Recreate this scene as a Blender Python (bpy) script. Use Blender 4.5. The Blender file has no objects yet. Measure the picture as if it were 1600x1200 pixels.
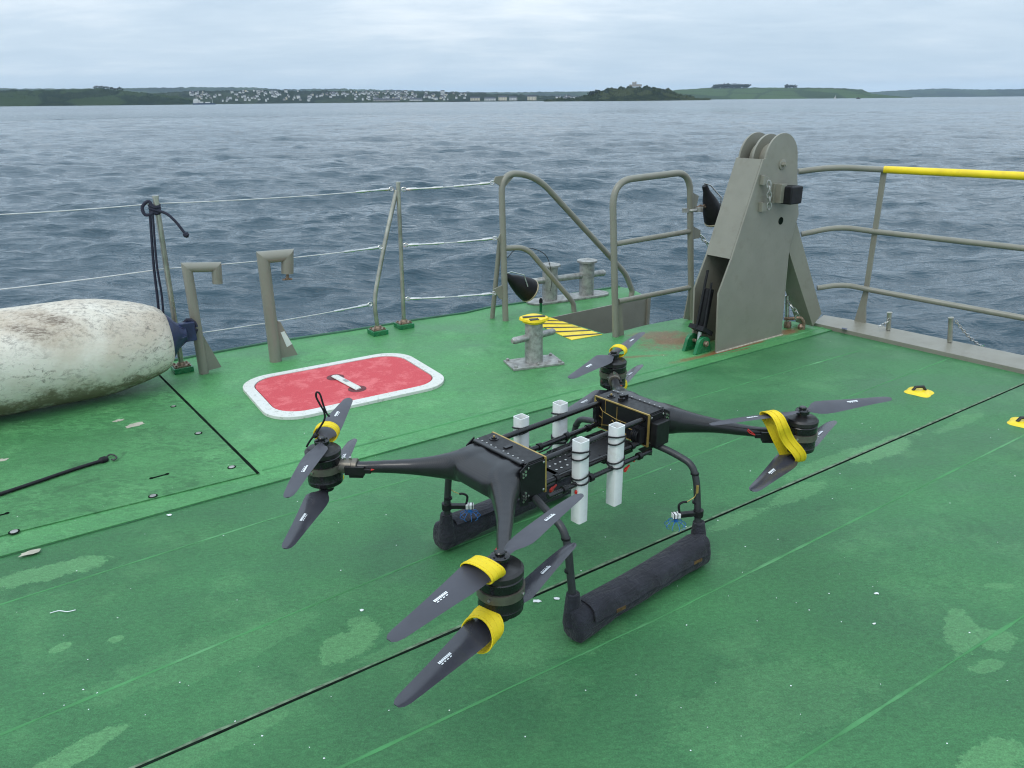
import bpy, math, random
import numpy as np
from mathutils import Vector, Matrix, noise
random.seed(7)
S = bpy.context.scene
COL = S.collection
# ------------------------------------------------------------------ camera
F = 1200.0; CH = 1.65
ROLL = math.atan(14/1600.0); PITCH = math.atan(443*math.cos(ROLL)/F)
_f = Vector((0, math.cos(PITCH), -math.sin(PITCH))); _r = Vector((1, 0, 0)); _u = _r.cross(_f)
CR = _r*math.cos(ROLL)-_u*math.sin(ROLL); CU = _r*math.sin(ROLL)+_u*math.cos(ROLL)
CAM = Vector((0, 0, CH))
cd = bpy.data.cameras.new('camera'); co = bpy.data.objects.new('camera', cd); COL.objects.link(co)
cd.sensor_width = 36; cd.lens = 36*F/1600; cd.clip_start = .05; cd.clip_end = 40000
m3 = Matrix((CR, CU, -_f)).transposed()
co.matrix_world = Matrix.Translation(CAM) @ m3.to_4x4()
S.camera = co
S.cycles.filter_width = 1.15
S.render.resolution_x = 1024; S.render.resolution_y = 768
# ------------------------------------------------------------------ world, sun, exposure
SUN_EL, SUN_AZ = math.radians(52), math.radians(215)     # azimuth clockwise from +y
wd = bpy.data.worlds.new('World'); S.world = wd; wd.use_nodes = True
def world():
    nt = wd.node_tree; N = nt.nodes; L = nt.links; N.clear()
    out = N.new('ShaderNodeOutputWorld'); bg = N.new('ShaderNodeBackground'); bg.inputs[1].default_value = .1
    sky = N.new('ShaderNodeTexSky'); sky.sky_type = 'NISHITA'; sky.sun_disc = False
    sky.sun_elevation = SUN_EL; sky.sun_rotation = SUN_AZ; sky.dust_density = 3
    tc = N.new('ShaderNodeTexCoord'); sp = N.new('ShaderNodeSeparateXYZ'); L.new(tc.outputs['Generated'], sp.inputs[0])
    def M(op, a, b=None, c=None):
        n = N.new('ShaderNodeMath'); n.operation = op
        for i, x in enumerate((a, b, c)):
            if x is None: continue
            if isinstance(x, (int, float)): n.inputs[i].default_value = x
            else: L.new(x, n.inputs[i])
        return n.outputs[0]
    z = M('MAXIMUM', sp.outputs[2], 0.0); zz = M('ADD', z, .11)
    cb = N.new('ShaderNodeCombineXYZ'); L.new(M('DIVIDE', sp.outputs[0], zz), cb.inputs[0]); L.new(M('DIVIDE', sp.outputs[1], zz), cb.inputs[1])
    def nz(scale, sx, sy, det, loc, rough=.55, dist=.3):
        mp = N.new('ShaderNodeMapping'); mp.inputs['Scale'].default_value = (sx, sy, 1); mp.inputs['Location'].default_value = loc
        L.new(cb.outputs[0], mp.inputs[0]); t = N.new('ShaderNodeTexNoise'); t.inputs['Scale'].default_value = scale
        t.inputs['Detail'].default_value = det; t.inputs['Roughness'].default_value = rough; t.inputs['Distortion'].default_value = dist
        L.new(mp.outputs[0], t.inputs['Vector']); return t.outputs[0]
    a = nz(.50, 1, 1.05, 9, (3.1, 1.2, 0)); b = nz(1.7, .8, 1.25, 9, (7.4, 2.9, 0), .62)
    f = M('ADD', M('MULTIPLY', a, .62), M('MULTIPLY', b, .38))
    rp = N.new('ShaderNodeValToRGB'); L.new(f, rp.inputs[0]); e = rp.color_ramp.elements
    e[0].position = .36; e[0].color = (4.5, 5.65, 6.8, 1); e[1].position = .64; e[1].color = (7.6, 8.3, 8.9, 1)
    m_ = e.new(.50); m_.color = (5.6, 6.65, 7.65, 1)
    # clouds brighten towards the zenith, as under any overcast
    k = M('ADD', .92, M('MULTIPLY', z, 1.15))
    vm = N.new('ShaderNodeVectorMath'); vm.operation = 'SCALE'; L.new(rp.outputs[0], vm.inputs[0]); L.new(k, vm.inputs['Scale'])
    # pale blue air low over the horizon
    hz = M('POWER', M('SUBTRACT', 1.0, M('MINIMUM', M('MULTIPLY', z, 7.0), 1.0)), 1.6)
    mh = N.new('ShaderNodeMix'); mh.data_type = 'RGBA'; L.new(M('MULTIPLY', hz, .7), mh.inputs[0]); L.new(vm.outputs[0], mh.inputs[6]); mh.inputs[7].default_value = (5.2, 6.6, 7.9, 1)
    mx = N.new('ShaderNodeMix'); mx.data_type = 'RGBA'; mx.inputs[0].default_value = .93
    L.new(sky.outputs[0], mx.inputs[6]); L.new(mh.outputs[2], mx.inputs[7])
    L.new(mx.outputs[2], bg.inputs[0]); L.new(bg.outputs[0], out.inputs[0])
world()
sl = bpy.data.lights.new('sun', 'SUN'); sl.energy = .9; sl.angle = math.radians(25); sl.color = (1, .96, .9)
so = bpy.data.objects.new('sun', sl); COL.objects.link(so)
sd = Vector((math.sin(SUN_AZ)*math.cos(SUN_EL), math.cos(SUN_AZ)*math.cos(SUN_EL), math.sin(SUN_EL)))
so.rotation_euler = sd.to_track_quat('Z', 'Y').to_euler(); so.location = (0, 0, 30)
S.view_settings.view_transform = 'Standard'; S.view_settings.look = 'None'; S.view_settings.exposure = 0.32; S.view_settings.gamma = 1

# ------------------------------------------------------------------ surveying helpers
def ray(px, py): return CR*((px-800)/F) - CU*((py-600)/F) + _f
def at(px, py, z=0.0):
    d = ray(px, py); return CAM + d*((z-CH)/d.z)
def far(px, py, dist):
    d = ray(px, py); return CAM + d*(dist/math.hypot(d.x, d.y))
def onp(px, py, P, Q):            # point of the vertical plane through P and Q
    n = Vector((Q[1]-P[1], -(Q[0]-P[0]), 0)); d = ray(px, py)
    return CAM + d*((Vector((P[0], P[1], 0))-CAM).dot(n)/d.dot(n))
def upr(px, py, B):               # point in the upright plane through B facing the quay side
    return onp(px, py, B, (B[0]+1, B[1], 0))

# ------------------------------------------------------------------ mesh builder
class MB:
    def __init__(s): s.v = []; s.f = []; s.m = []
    def add(s, vs, fs, mi=0):
        o = len(s.v); s.v += [Vector(p) for p in vs]; s.f += [[i+o for i in f] for f in fs]; s.m += [mi]*len(fs); return s
    def box(s, c, size, R=None, mi=0):
        c = Vector(c); hx, hy, hz = [q/2 for q in size]; R = R or Matrix.Identity(3)
        vs = [c+R@Vector((x*hx, y*hy, z*hz)) for z in (-1, 1) for y in (-1, 1) for x in (-1, 1)]
        return s.add(vs, [(0, 2, 3, 1), (4, 5, 7, 6), (0, 1, 5, 4), (1, 3, 7, 5), (3, 2, 6, 7), (2, 0, 4, 6)], mi)
    def prism(s, poly, off, mi=0):
        poly = [Vector(p) for p in poly]; off = Vector(off); n = len(poly)
        nn = Vector((0, 0, 0))
        for i in range(n): nn += poly[i].cross(poly[(i+1) % n])
        if nn.dot(off) < 0: poly = poly[::-1]
        vs = poly+[p+off for p in poly]
        fs = [tuple(range(n))[::-1], tuple(range(n, 2*n))]+[(i, (i+1) % n, n+(i+1) % n, n+i) for i in range(n)]
        return s.add(vs, fs, mi)
    def loft(s, rings, closed=False, caps=True, mi=0):
        n = len(rings[0]); vs = [p for r in rings for p in r]; fs = []; k = len(rings)
        for j in range(k if closed else k-1):
            for i in range(n):
                a, b = j*n, ((j+1) % k)*n; fs.append((a+i, a+(i+1) % n, b+(i+1) % n, b+i))
        if caps and not closed: fs += [tuple(range(n))[::-1], tuple((k-1)*n+i for i in range(n))]
        return s.add(vs, fs, mi)
    def tube(s, path, r, n=10, closed=False, mi=0, flat=1.0, up=None):
        P = [Vector(p) for p in path]; k = len(P); rings = []; nrm = None
        for i in range(k):
            if closed: t = P[(i+1) % k]-P[i-1]
            else: t = P[min(i+1, k-1)]-P[max(i-1, 0)]
            t.normalize()
            if nrm is None:
                a = Vector(up) if up else (Vector((0, 0, 1)) if abs(t.z) < .9 else Vector((1, 0, 0)))
                nrm = (a-t*a.dot(t)).normalized()
            else: nrm = (nrm-t*nrm.dot(t)).normalized()
            b = t.cross(nrm); rr = r[i] if isinstance(r, (list, tuple)) else r
            rings.append([P[i]+(nrm*math.cos(q)*flat+b*math.sin(q))*rr for q in [2*math.pi*j/n for j in range(n)]])
        return s.loft(rings, closed, mi=mi)
    def lathe(s, prof, base=(0, 0, 0), axis=(0, 0, 1), n=24, mi=0):
        ax = Vector(axis).normalized(); a = Vector((1, 0, 0)) if abs(ax.x) < .9 else Vector((0, 1, 0))
        x = (a-ax*a.dot(ax)).normalized(); y = ax.cross(x); base = Vector(base)
        return s.loft([[base+ax*h+(x*math.cos(q)+y*math.sin(q))*max(r, 1e-4) for q in [2*math.pi*j/n for j in range(n)]] for r, h in prof], mi=mi)
    def cyl(s, a, b, r, n=16, mi=0):
        a = Vector(a); b = Vector(b); return s.lathe([(r, 0), (r, (b-a).length)], a, b-a, n, mi)
    def band(s, path, across, w, th=.0015, mi=0):      # cloth strap: path of points, width direction(s)
        P = [Vector(p) for p in path]; k = len(P); rings = []
        for i in range(k):
            t = (P[(i+1) % k]-P[i-1]).normalized(); a = Vector(across[i] if isinstance(across, list) else across).normalized()
            a = (a-t*a.dot(t)).normalized(); nn = t.cross(a); ww = w[i] if isinstance(w, list) else w
            rings.append([P[i]+a*ww/2+nn*th, P[i]+nn*th*1.6, P[i]-a*ww/2+nn*th, P[i]-a*ww/2-nn*th, P[i]-nn*th*.4, P[i]+a*ww/2-nn*th])
        return s.loft(rings, closed=True, mi=mi)
    def stitched(s, path, across, w, th=.0015):
        s.band(path, across, w, th)
        k = len(path)
        for f in (-.36, .36, .0):
            P = []
            for i in range(k):
                t = (Vector(path[(i+1) % k])-Vector(path[i-1])).normalized(); a = Vector(across).normalized(); a = (a-t*a.dot(t)).normalized(); P.append(Vector(path[i])+a*w*f)
            s.band(P, across, w*(.025 if f else .05), th*1.18, mi=1)
        return s
    def build(s, name, mats, parent=None, world=True, smooth=35, bevel=0, local=None):
        me = bpy.data.meshes.new(name); vs = s.v
        root = parent
        while root is not None and root.parent is not None: root = root.parent
        if root is not None and world:
            inv = root.matrix_basis.inverted(); vs = [inv@p for p in vs]
        me.from_pydata([tuple(p) for p in vs], [], s.f)
        if not isinstance(mats, (list, tuple)): mats = [mats]
        for m in mats: me.materials.append(m)
        me.polygons.foreach_set('material_index', s.m)
        me.validate(); me.update()
        if smooth:
            me.polygons.foreach_set('use_smooth', [True]*len(me.polygons)); me.set_sharp_from_angle(angle=math.radians(smooth))
        o = bpy.data.objects.new(name, me); COL.objects.link(o)
        if parent is not None: o.parent = parent
        if bevel:
            b = o.modifiers.new('bevel', 'BEVEL'); b.width = bevel; b.segments = 2; b.limit_method = 'ANGLE'; b.angle_limit = math.radians(50); b.harden_normals = True
        return o
def each(mb, name, m, parent, world=False, **k):     # every loose piece as an object of its own
    n = len(mb.v); par = list(range(n))
    def find(a):
        while par[a] != a: par[a] = par[par[a]]; a = par[a]
        return a
    for f in mb.f:
        for q in f[1:]: par[find(q)] = find(f[0])
    grp = {}
    for fi, f in enumerate(mb.f): grp.setdefault(find(f[0]), []).append(fi)
    out = []
    for fl in grp.values():
        b = MB(); mp = {}
        for fi in fl:
            for q in mb.f[fi]:
                if q not in mp: mp[q] = len(b.v); b.v.append(mb.v[q])
            b.f.append([mp[q] for q in mb.f[fi]]); b.m.append(mb.m[fi])
        out.append(b.build(name, m, parent, world=world, **k))
    return out
def thing(name, label, cat, loc, rot=0, group=None):
    o = bpy.data.objects.new(name, None); COL.objects.link(o); o.empty_display_size = .1
    o.matrix_basis = Matrix.Translation(Vector(loc)) @ Matrix.Rotation(rot, 4, 'Z')
    o['label'] = label; o['category'] = cat
    if group: o['group'] = group
    return o
def tag(o, label, cat, group=None):
    o['label'] = label; o['category'] = cat
    if group: o['group'] = group
    return o
def kind(o, k, label=None, cat=None):
    o['kind'] = k
    if label: o['label'] = label
    if cat: o['category'] = cat
    return o
def base_at(o, loc):               # move a single mesh's origin to its base
    loc = Vector(loc); o.data.transform(Matrix.Translation(-loc)); o.location = loc; return o
def fil(pts, r, n=7):              # polyline with rounded corners
    P = [Vector(p) for p in pts]; out = [P[0]]
    for i in range(1, len(P)-1):
        rr = r[i-1] if isinstance(r, (list, tuple)) else r
        a = P[i-1]-P[i]; b = P[i+1]-P[i]; d = min(rr, a.length*.49, b.length*.49)
        p0 = P[i]+a.normalized()*d; p2 = P[i]+b.normalized()*d
        for j in range(n+1):
            t = j/n; out.append(p0*(1-t)**2+P[i]*2*t*(1-t)+p2*t*t)
    return out+[P[-1]]
def cr(pts, n=8, closed=False):
    P = [Vector(p) for p in pts]; k = len(P); out = []
    for i in range(k if closed else k-1):
        if closed: a, b, c, d = P[i-1], P[i], P[(i+1) % k], P[(i+2) % k]
        else: a, b, c, d = P[max(i-1, 0)], P[i], P[i+1], P[min(i+2, k-1)]
        for j in range(n):
            t = j/n; out.append(.5*((2*b)+(c-a)*t+(2*a-5*b+4*c-d)*t*t+(3*b-a-3*c+d)*t**3))
    if not closed: out.append(P[-1])
    return out

# ------------------------------------------------------------------ materials
class NT:
    def __init__(s, name):
        s.mat = bpy.data.materials.new(name); s.mat.use_nodes = True; s.t = s.mat.node_tree; s.N = s.t.nodes; s.L = s.t.links
        s.b = s.N['Principled BSDF']; s.tc = s.N.new('ShaderNodeTexCoord').outputs['Object']
    def math(s, op, a, b=None, c=None, clamp=False):
        n = s.N.new('ShaderNodeMath'); n.operation = op; n.use_clamp = clamp
        for i, x in enumerate((a, b, c)):
            if x is None: continue
            if isinstance(x, (int, float)): n.inputs[i].default_value = x
            else: s.L.new(x, n.inputs[i])
        return n.outputs[0]
    def map(s, scale=(1, 1, 1), rot=(0, 0, 0), loc=(0, 0, 0), typ='POINT', vec=None):
        m = s.N.new('ShaderNodeMapping'); m.vector_type = typ; m.inputs['Scale'].default_value = scale
        m.inputs['Rotation'].default_value = rot; m.inputs['Location'].default_value = loc
        s.L.new(vec or s.tc, m.inputs[0]); return m.outputs[0]
    def noise(s, scale, det=4, rough=.5, vec=None, dist=0):
        n = s.N.new('ShaderNodeTexNoise'); n.inputs['Scale'].default_value = scale; n.inputs['Detail'].default_value = det
        n.inputs['Roughness'].default_value = rough; n.inputs['Distortion'].default_value = dist
        s.L.new(vec or s.tc, n.inputs['Vector']); return n.outputs[0]
    def vor(s, scale, vec=None, out='Distance', rnd=1):
        n = s.N.new('ShaderNodeTexVoronoi'); n.inputs['Scale'].default_value = scale; n.inputs['Randomness'].default_value = rnd
        s.L.new(vec or s.tc, n.inputs['Vector']); return n.outputs[out]
    def ramp(s, f, lo, hi, a=0.0, b=1.0):
        n = s.N.new('ShaderNodeMapRange'); n.interpolation_type = 'SMOOTHSTEP'
        for i, x in enumerate((lo, hi, a, b)): n.inputs[i+1].default_value = x
        s.L.new(f, n.inputs[0]); return n.outputs[0]
    def mix(s, f, a, b, mode='MIX'):
        n = s.N.new('ShaderNodeMix'); n.data_type = 'RGBA'; n.blend_type = mode
        for i, x in ((0, f), (6, a), (7, b)):
            if isinstance(x, (int, float)): n.inputs[i].default_value = x
            elif isinstance(x, (tuple, list)): n.inputs[i].default_value = tuple(x)+(1,)
            else: s.L.new(x, n.inputs[i])
        return n.outputs[2]
    def color(s, c):
        if isinstance(c, (tuple, list)): s.b.inputs['Base Color'].default_value = tuple(c)+(1,)
        else: s.L.new(c, s.b.inputs['Base Color'])
    def set(s, k, v):
        if isinstance(v, (int, float)): s.b.inputs[k].default_value = v
        else: s.L.new(v, s.b.inputs[k])
    def bump(s, h, strength=.3, dist=.01):
        n = s.N.new('ShaderNodeBump'); n.inputs['Strength'].default_value = strength; n.inputs['Distance'].default_value = dist
        s.L.new(h, n.inputs['Height']); s.L.new(n.outputs[0], s.b.inputs['Normal'])
def mat(name, c, rough=.5, metal=0, var=.2, sc=12, bump=0, bsc=60, spec=.5, dirt=None, dsc=5, damt=.5):
    t = NT(name); n = t.noise(sc, 5, .6)
    dk = tuple(x*(1-var) for x in c); lt = tuple(min(1, x*(1+var)) for x in c)
    col = t.mix(t.ramp(n, .3, .7), dk, lt)
    if dirt: col = t.mix(t.ramp(t.noise(dsc, 7, .65), .52, .68, 0, damt), col, dirt)
    t.color(col); t.set('Roughness', t.ramp(t.noise(sc*1.7, 3), .2, .8, max(.05, rough-.08), min(1, rough+.08))); t.set('Metallic', metal)
    t.b.inputs['Specular IOR Level'].default_value = spec
    if bump: t.bump(t.noise(bsc, 4, .6), bump, .004)
    return t.mat
M = {}
M['grey'] = mat('ship_grey_paint', (.205, .200, .162), .38, var=.06, sc=5, bump=.14, bsc=60, dirt=(.14, .12, .085), dsc=14, damt=.25)
M['grey_dark'] = mat('dark_grey_paint', (.12, .125, .11), .5, var=.15)
M['galv'] = mat('galvanised_steel', (.33, .33, .31), .5, .55, var=.28, sc=25, bump=.2, bsc=80, dirt=(.16, .14, .12), dsc=16, damt=.6)
M['steel'] = mat('stainless_steel', (.55, .54, .52), .30, 1, var=.15, sc=30)
M['brass'] = mat('tarnished_stanchion', (.38, .37, .31), .34, .75, var=.25, sc=9)
M['rust'] = mat('rusty_chain', (.25, .18, .13), .5, .7, var=.4, sc=60)
M['rubber'] = mat('black_rubber', (.008, .008, .010), .55, var=.3, sc=30, bump=.2, spec=.3)
M['navy'] = mat('navy_blue_plastic', (.012, .022, .065), .45, var=.3, sc=20)
M['rope'] = mat('navy_rope', (.012, .014, .03), .8, var=.5, sc=200, bump=.6, bsc=300)
M['wirem'] = mat('dull_wire', (.58, .58, .56), .5, .1, var=.1, sc=20)
M['tagb'] = mat('brown_tag', (.10, .055, .015), .8, var=.5, sc=80)
M['carbon'] = None
M['blk'] = mat('black_composite', (.008, .008, .009), .42, var=.3, sc=40, spec=.35)
M['blk_gloss'] = mat('gloss_black', (.006, .006, .007), .24, var=.2, sc=40)
M['motor'] = mat('dark_anodised_metal', (.034, .033, .033), .38, .5, var=.2, sc=40)
M['mount'] = mat('bronze_grey_mount', (.16, .145, .12), .4, .6, var=.15, sc=40)
M['legtube'] = mat('grey_carbon_tube', (.026, .028, .031), .45, var=.15, sc=50)
M['prop'] = mat('matte_grey_blade', (.052, .053, .065), .42, var=.08, sc=8, spec=.4)
M['white'] = mat('white_plastic', (.68, .70, .69), .4, var=.06, sc=9, dirt=(.5, .5, .46), dsc=14, damt=.5)
M['print'] = mat('white_print', (.75, .78, .8), .5, var=.1)
M['gold'] = mat('gold_trace', (.42, .29, .09), .35, .5, var=.2, sc=30)
M['red'] = mat('red_connector', (.55, .02, .015), .35, var=.1)
M['blue'] = mat('blue_wire', (.01, .12, .4), .4, var=.1)
M['greenfit'] = mat('gloss_green_paint', (.012, .15, .055), .25, var=.25, sc=15, dirt=(.05, .10, .04), dsc=12)
M['yellow'] = mat('yellow_paint', (.78, .58, .01), .38, var=.08, sc=10, dirt=(.5, .36, .02), dsc=14, damt=.4)
M['black'] = mat('black_paint', (.02, .02, .02), .5, var=.3)
M['sticker'] = mat('paper_sticker', (.62, .66, .62), .5, var=.06)
def m_carbon():
    t = NT('carbon_fibre_weave'); v = t.map((420, 420, 420), (0, 0, .785))
    w = t.N.new('ShaderNodeTexChecker'); w.inputs['Scale'].default_value = 1; t.L.new(v, w.inputs[0])
    t.color(t.mix(w.outputs[1], (.004, .004, .005), (.016, .0165, .019))); t.set('Roughness', .36); t.set('Coat Weight', .35); t.b.inputs['Specular IOR Level'].default_value = .38; t.set('Coat Roughness', .10)
    return t.mat
M['carbon'] = m_carbon()
def m_strap():
    t = NT('yellow_webbing'); w = t.N.new('ShaderNodeTexWave'); w.inputs['Scale'].default_value = 160; w.inputs['Distortion'].default_value = 1.5
    t.L.new(t.tc, w.inputs[0]); t.color(t.mix(t.noise(40, 3), (.70, .50, .004), (.85, .66, .01))); t.set('Roughness', .62); t.bump(w.outputs[1], .4, .002); return t.mat
M['strap'] = m_strap(); M['stitch'] = mat('strap_stitching', (.62, .45, .01), .7, var=.3, sc=200)
def m_fabric():
    t = NT('charcoal_padded_fabric'); n = t.noise(14, 4, .6, dist=.6); t.color(t.mix(t.ramp(n, .3, .7), (.006, .007, .012), (.016, .017, .026)))
    t.set('Roughness', .85); t.set('Sheen Weight', .08)
    h = t.math('ADD', t.math('MULTIPLY', t.math('ADD', t.noise(11, 4, .6, None, .6), t.math('MULTIPLY', t.noise(26, 3, .5, t.map((.5, 1.6, 1.6), (0, 0, .4)), 1.4), .6)), 1.0), t.math('MULTIPLY', t.noise(600, 2), .05)); t.bump(h, .75, .02); return t.mat
M['fabric'] = m_fabric()
RUB = []
def m_fender():
    t = NT('scuffed_white_fender'); big = t.noise(3.2, 5, .6, dist=.5)
    col = t.mix(t.ramp(big, .35, .7), (.70, .67, .58), (.56, .50, .40))
    # fine black scuffs, thicker along the upper flank; yellow-brown grime along one side
    n1 = t.noise(16, 12, .85, t.map((1, 1, 1.6)), .8); area = t.noise(1.6, 3, .6, t.map((1, 1, 1), loc=(3, 1, 0)))
    scuff = t.math('MULTIPLY', t.ramp(n1, .515, .575), t.ramp(area, .36, .52), clamp=True)
    sp = t.N.new('ShaderNodeSeparateXYZ'); t.L.new(t.tc, sp.inputs[0])   # local: x along the axis, z up
    low = t.ramp(t.math('ADD', sp.outputs[2], t.math('MULTIPLY', t.noise(5, 8, .8), .30)), -.04, .02, 1, 0)
    up = t.ramp(sp.outputs[2], .12, .26)
    col = t.mix(t.math('MULTIPLY', t.ramp(sp.outputs[2], -.02, .14), t.ramp(t.noise(3.0, 8, .7), .38, .62, .15, .75)), col, (.46, .39, .30))
    col = t.mix(t.math('MULTIPLY', t.ramp(t.noise(11, 10, .8, t.map((1, 1, 1), loc=(1, 5, 0))), .50, .62), .45), col, (.60, .56, .46))
    scuff2 = t.math('MULTIPLY', t.ramp(t.noise(30, 10, .9, t.map((1, 2, 1), (0, 0, .3))), .50, .55), t.ramp(sp.outputs[2], .04, .2))
    col = t.mix(t.math('MULTIPLY', scuff, .75), col, (.12, .11, .09)); col = t.mix(t.math('MULTIPLY', scuff2, .6), col, (.10, .09, .08))
    col = t.mix(t.math('MULTIPLY', low, t.ramp(t.noise(9, 8, .75), .38, .5, .45, .95)), col, (.17, .145, .09))
    # two long black rub marks
    for (cx, cy, cz) in RUB:
        v = t.map((.17, .035, .05), (0, 0, -.5), (cx, cy, cz), 'TEXTURE'); ln = t.N.new('ShaderNodeVectorMath'); ln.operation = 'LENGTH'; t.L.new(v, ln.inputs[0])
        d = t.math('ADD', ln.outputs['Value'], t.math('MULTIPLY', t.math('SUBTRACT', t.noise(22, 9, .85), .5), 3.2))
        col = t.mix(t.math('MULTIPLY', t.ramp(d, .6, 1.3, .95, 0), t.ramp(t.noise(26, 8, .8, t.map((.6, 3.5, 1), (0, 0, -.5))), .42, .56)), col, (.045, .035, .028))
        col = t.mix(t.ramp(d, 1.0, 2.6, .35, 0), col, (.30, .22, .14))
    t.color(col); t.set('Roughness', t.ramp(big, .3, .7, .45, .65)); t.bump(t.math('ADD', t.noise(7, 6, .6), t.math('MULTIPLY', n1, .25)), .35, .02)
    return t.mat
DD = math.radians(34.3)
def m_deck(name, base, light, dark, patches=(), rust=(), bumps=.5, mottl=.35, specks=True):
    t = NT(name)
    st = t.map((1, 2.2, 1), (0, 0, -DD)); big = t.noise(1.1, 6, .6, st, .4)
    col = t.mix(t.ramp(big, .28, .72), dark, base)
    col = t.mix(t.ramp(t.noise(2.7, 8, .7, t.map(loc=(5, 2, 0))), .5, .66, 0, mottl), col, light)
    col = t.mix(t.ramp(t.noise(4.5, 8, .72, t.map(loc=(1, 9, 0)), .6), .56, .64, 0, mottl*1.1), col, tuple(x*.72 for x in dark))
    grit = t.noise(210, 4, .75)
    warp = t.math('ADD', t.math('MULTIPLY', t.math('SUBTRACT', t.noise(6, 9, .72), .5), 2.3), t.math('MULTIPLY', t.math('SUBTRACT', t.noise(60, 5, .8), .5), 1.1))
    for (p, rx, ry, rot, amt) in patches:
        v = t.map((rx, ry, 1), (0, 0, rot), (p.x, p.y, 0), 'TEXTURE'); ln = t.N.new('ShaderNodeVectorMath'); ln.operation = 'LENGTH'; t.L.new(v, ln.inputs[0])
        col = t.mix(t.ramp(t.math('ADD', ln.outputs['Value'], warp), .93, 1.0, amt, 0), col, light)
    for (p, rx, ry, rot, amt) in rust:
        v = t.map((rx, ry, 1), (0, 0, rot), (p.x, p.y, 0), 'TEXTURE'); ln = t.N.new('ShaderNodeVectorMath'); ln.operation = 'LENGTH'; t.L.new(v, ln.inputs[0])
        col = t.mix(t.ramp(t.math('ADD', ln.outputs['Value'], warp), .4, 1.15, amt, 0), col, (.17, .085, .035))
    for (nn_, lo_, hi_, a_, b_) in ((t.noise(38, 8, .78, st), .33, .67, .82, 1.17), (t.noise(90, 4, .8), .35, .65, .90, 1.10), (grit, .32, .68, .80, 1.20), (t.noise(.55, 4, .6, t.map(loc=(2, 7, 0))), .35, .65, .90, 1.10)):
        k_ = t.ramp(nn_, lo_, hi_, a_, b_); vm = t.N.new('ShaderNodeVectorMath'); vm.operation = 'SCALE'; t.L.new(col, vm.inputs[0]); t.L.new(k_, vm.inputs['Scale']); col = vm.outputs[0]
    if name.startswith('flaking'):
        fl = t.noise(15, 9, .72, t.map((1, 2.4, 1), (0, 0, -.15), (6, 2, 0)), .8); col = t.mix(t.math('MULTIPLY', t.ramp(fl, .50, .545), t.ramp(t.noise(1.7, 3), .38, .56, .25, .85)), col, tuple(x*.85 for x in dark))
    # scattered dark scratches
    scr = t.noise(14, 10, .8, t.map((1, 3.2, 1), (0, 0, .5), (3, 3, 0)), 1.5); col = t.mix(t.math('MULTIPLY', t.ramp(scr, .64, .68), t.ramp(t.noise(1.3, 3, .6, t.map(loc=(8, 4, 0))), .50, .60, 0, .8)), col, tuple(x*.45 for x in dark))
    if specks:
        for sc, th, lo, c in ((9, .030, .55, (.75, .78, .72)), (24, .045, .62, (.5, .62, .5)), (31, .06, .60, (.02, .05, .03))):
            d = t.vor(sc, t.map(loc=(sc, 0, 0))); gate = t.ramp(t.noise(1.9, 2, .5, t.map(loc=(0, sc, 0))), lo-.05, lo+.02)
            col = t.mix(t.math('MULTIPLY', t.ramp(d, th*.7, th, 1, 0), gate), col, c)
    t.color(col); t.set('Roughness', t.ramp(big, .3, .7, .42, .62)); t.b.inputs['Specular IOR Level'].default_value = .35
    h = t.math('ADD', t.math('MULTIPLY', grit, .5), t.math('MULTIPLY', t.noise(18, 6, .6), .6)); t.bump(h, bumps, .006)
    return t.mat
pt = lambda x, y, rx, ry, rot=0, a=.8: (at(x, y), rx, ry, math.radians(rot), a)
M['deck'] = m_deck('green_nonslip_deck', (.047, .174, .062), (.094, .256, .100), (.031, .128, .046),
    patches=[pt(1300, 720, .30, .05, 34, .5), pt(860, 1000, .25, .10, 10, .25), pt(330, 1020, .35, .10, 34, .25), pt(1200, 1100, .35, .14, 20, .22), pt(545, 1005, .11, .07, 60), pt(560, 970, .04, .03, 20, .6), pt(70, 895, .20, .06, 30), pt(130, 880, .07, .06, 0, .6), pt(182, 998, .025, .02), pt(94, 1012, .03, .02, 40), pt(120, 1175, .12, .04, 50),
             pt(1500, 985, .13, .05, 60, .6), pt(1560, 1000, .08, .05, 20, .6), pt(1545, 1040, .07, .03, 20, .6), pt(1545, 1185, .12, .06, 20, .7), pt(1250, 770, .20, .05, 34, .6), pt(1380, 700, .30, .07, 34, .65), pt(1150, 810, .14, .04, 34, .5),
             pt(1500, 660, .25, .04, 34, .4), pt(650, 1000, .20, .03, 34, .35), pt(270, 1190, .3, .04, 34, .4), pt(1560, 915, .06, .015, 0, .5), pt(980, 640, .5, .03, 34, .25), pt(780, 570, .02, .02)], bumps=.55, mottl=.28)
M['side'] = m_deck('pale_green_side_deck', (.076, .258, .088), (.118, .32, .125), (.048, .190, .064),
    rust=[pt(1060, 535, .34, .16, 20, .9), pt(1150, 545, .34, .06, 34, 1.1), pt(1030, 525, .25, .10, 10, .8), pt(1230, 520, .2, .06, 34, .9), pt(980, 560, .28, .03, 10, .6), pt(1100, 558, .3, .04, 30, .8)], bumps=.25, mottl=.4)
M['panel'] = m_deck('flaking_green_panel', (.074, .255, .088), (.10, .30, .11), (.048, .180, .062),
    patches=[pt(210, 664, .05, .02, 20, .9), pt(185, 657, .03, .01, 20, .9)], bumps=1.0, mottl=.75)
M['seam'] = mat('painted_weld_seam', (.050, .205, .068), .6, var=.20, sc=3.5, bump=.3, dirt=(.105, .295, .125), dsc=1.3, damt=1.0, spec=.35)
M['groove'] = mat('black_joint', (.006, .012, .008), .95, var=.4, sc=20, spec=.05)
M['hullgreen'] = mat('dark_green_edge', (.02, .10, .045), .4, var=.3, sc=6)
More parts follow.
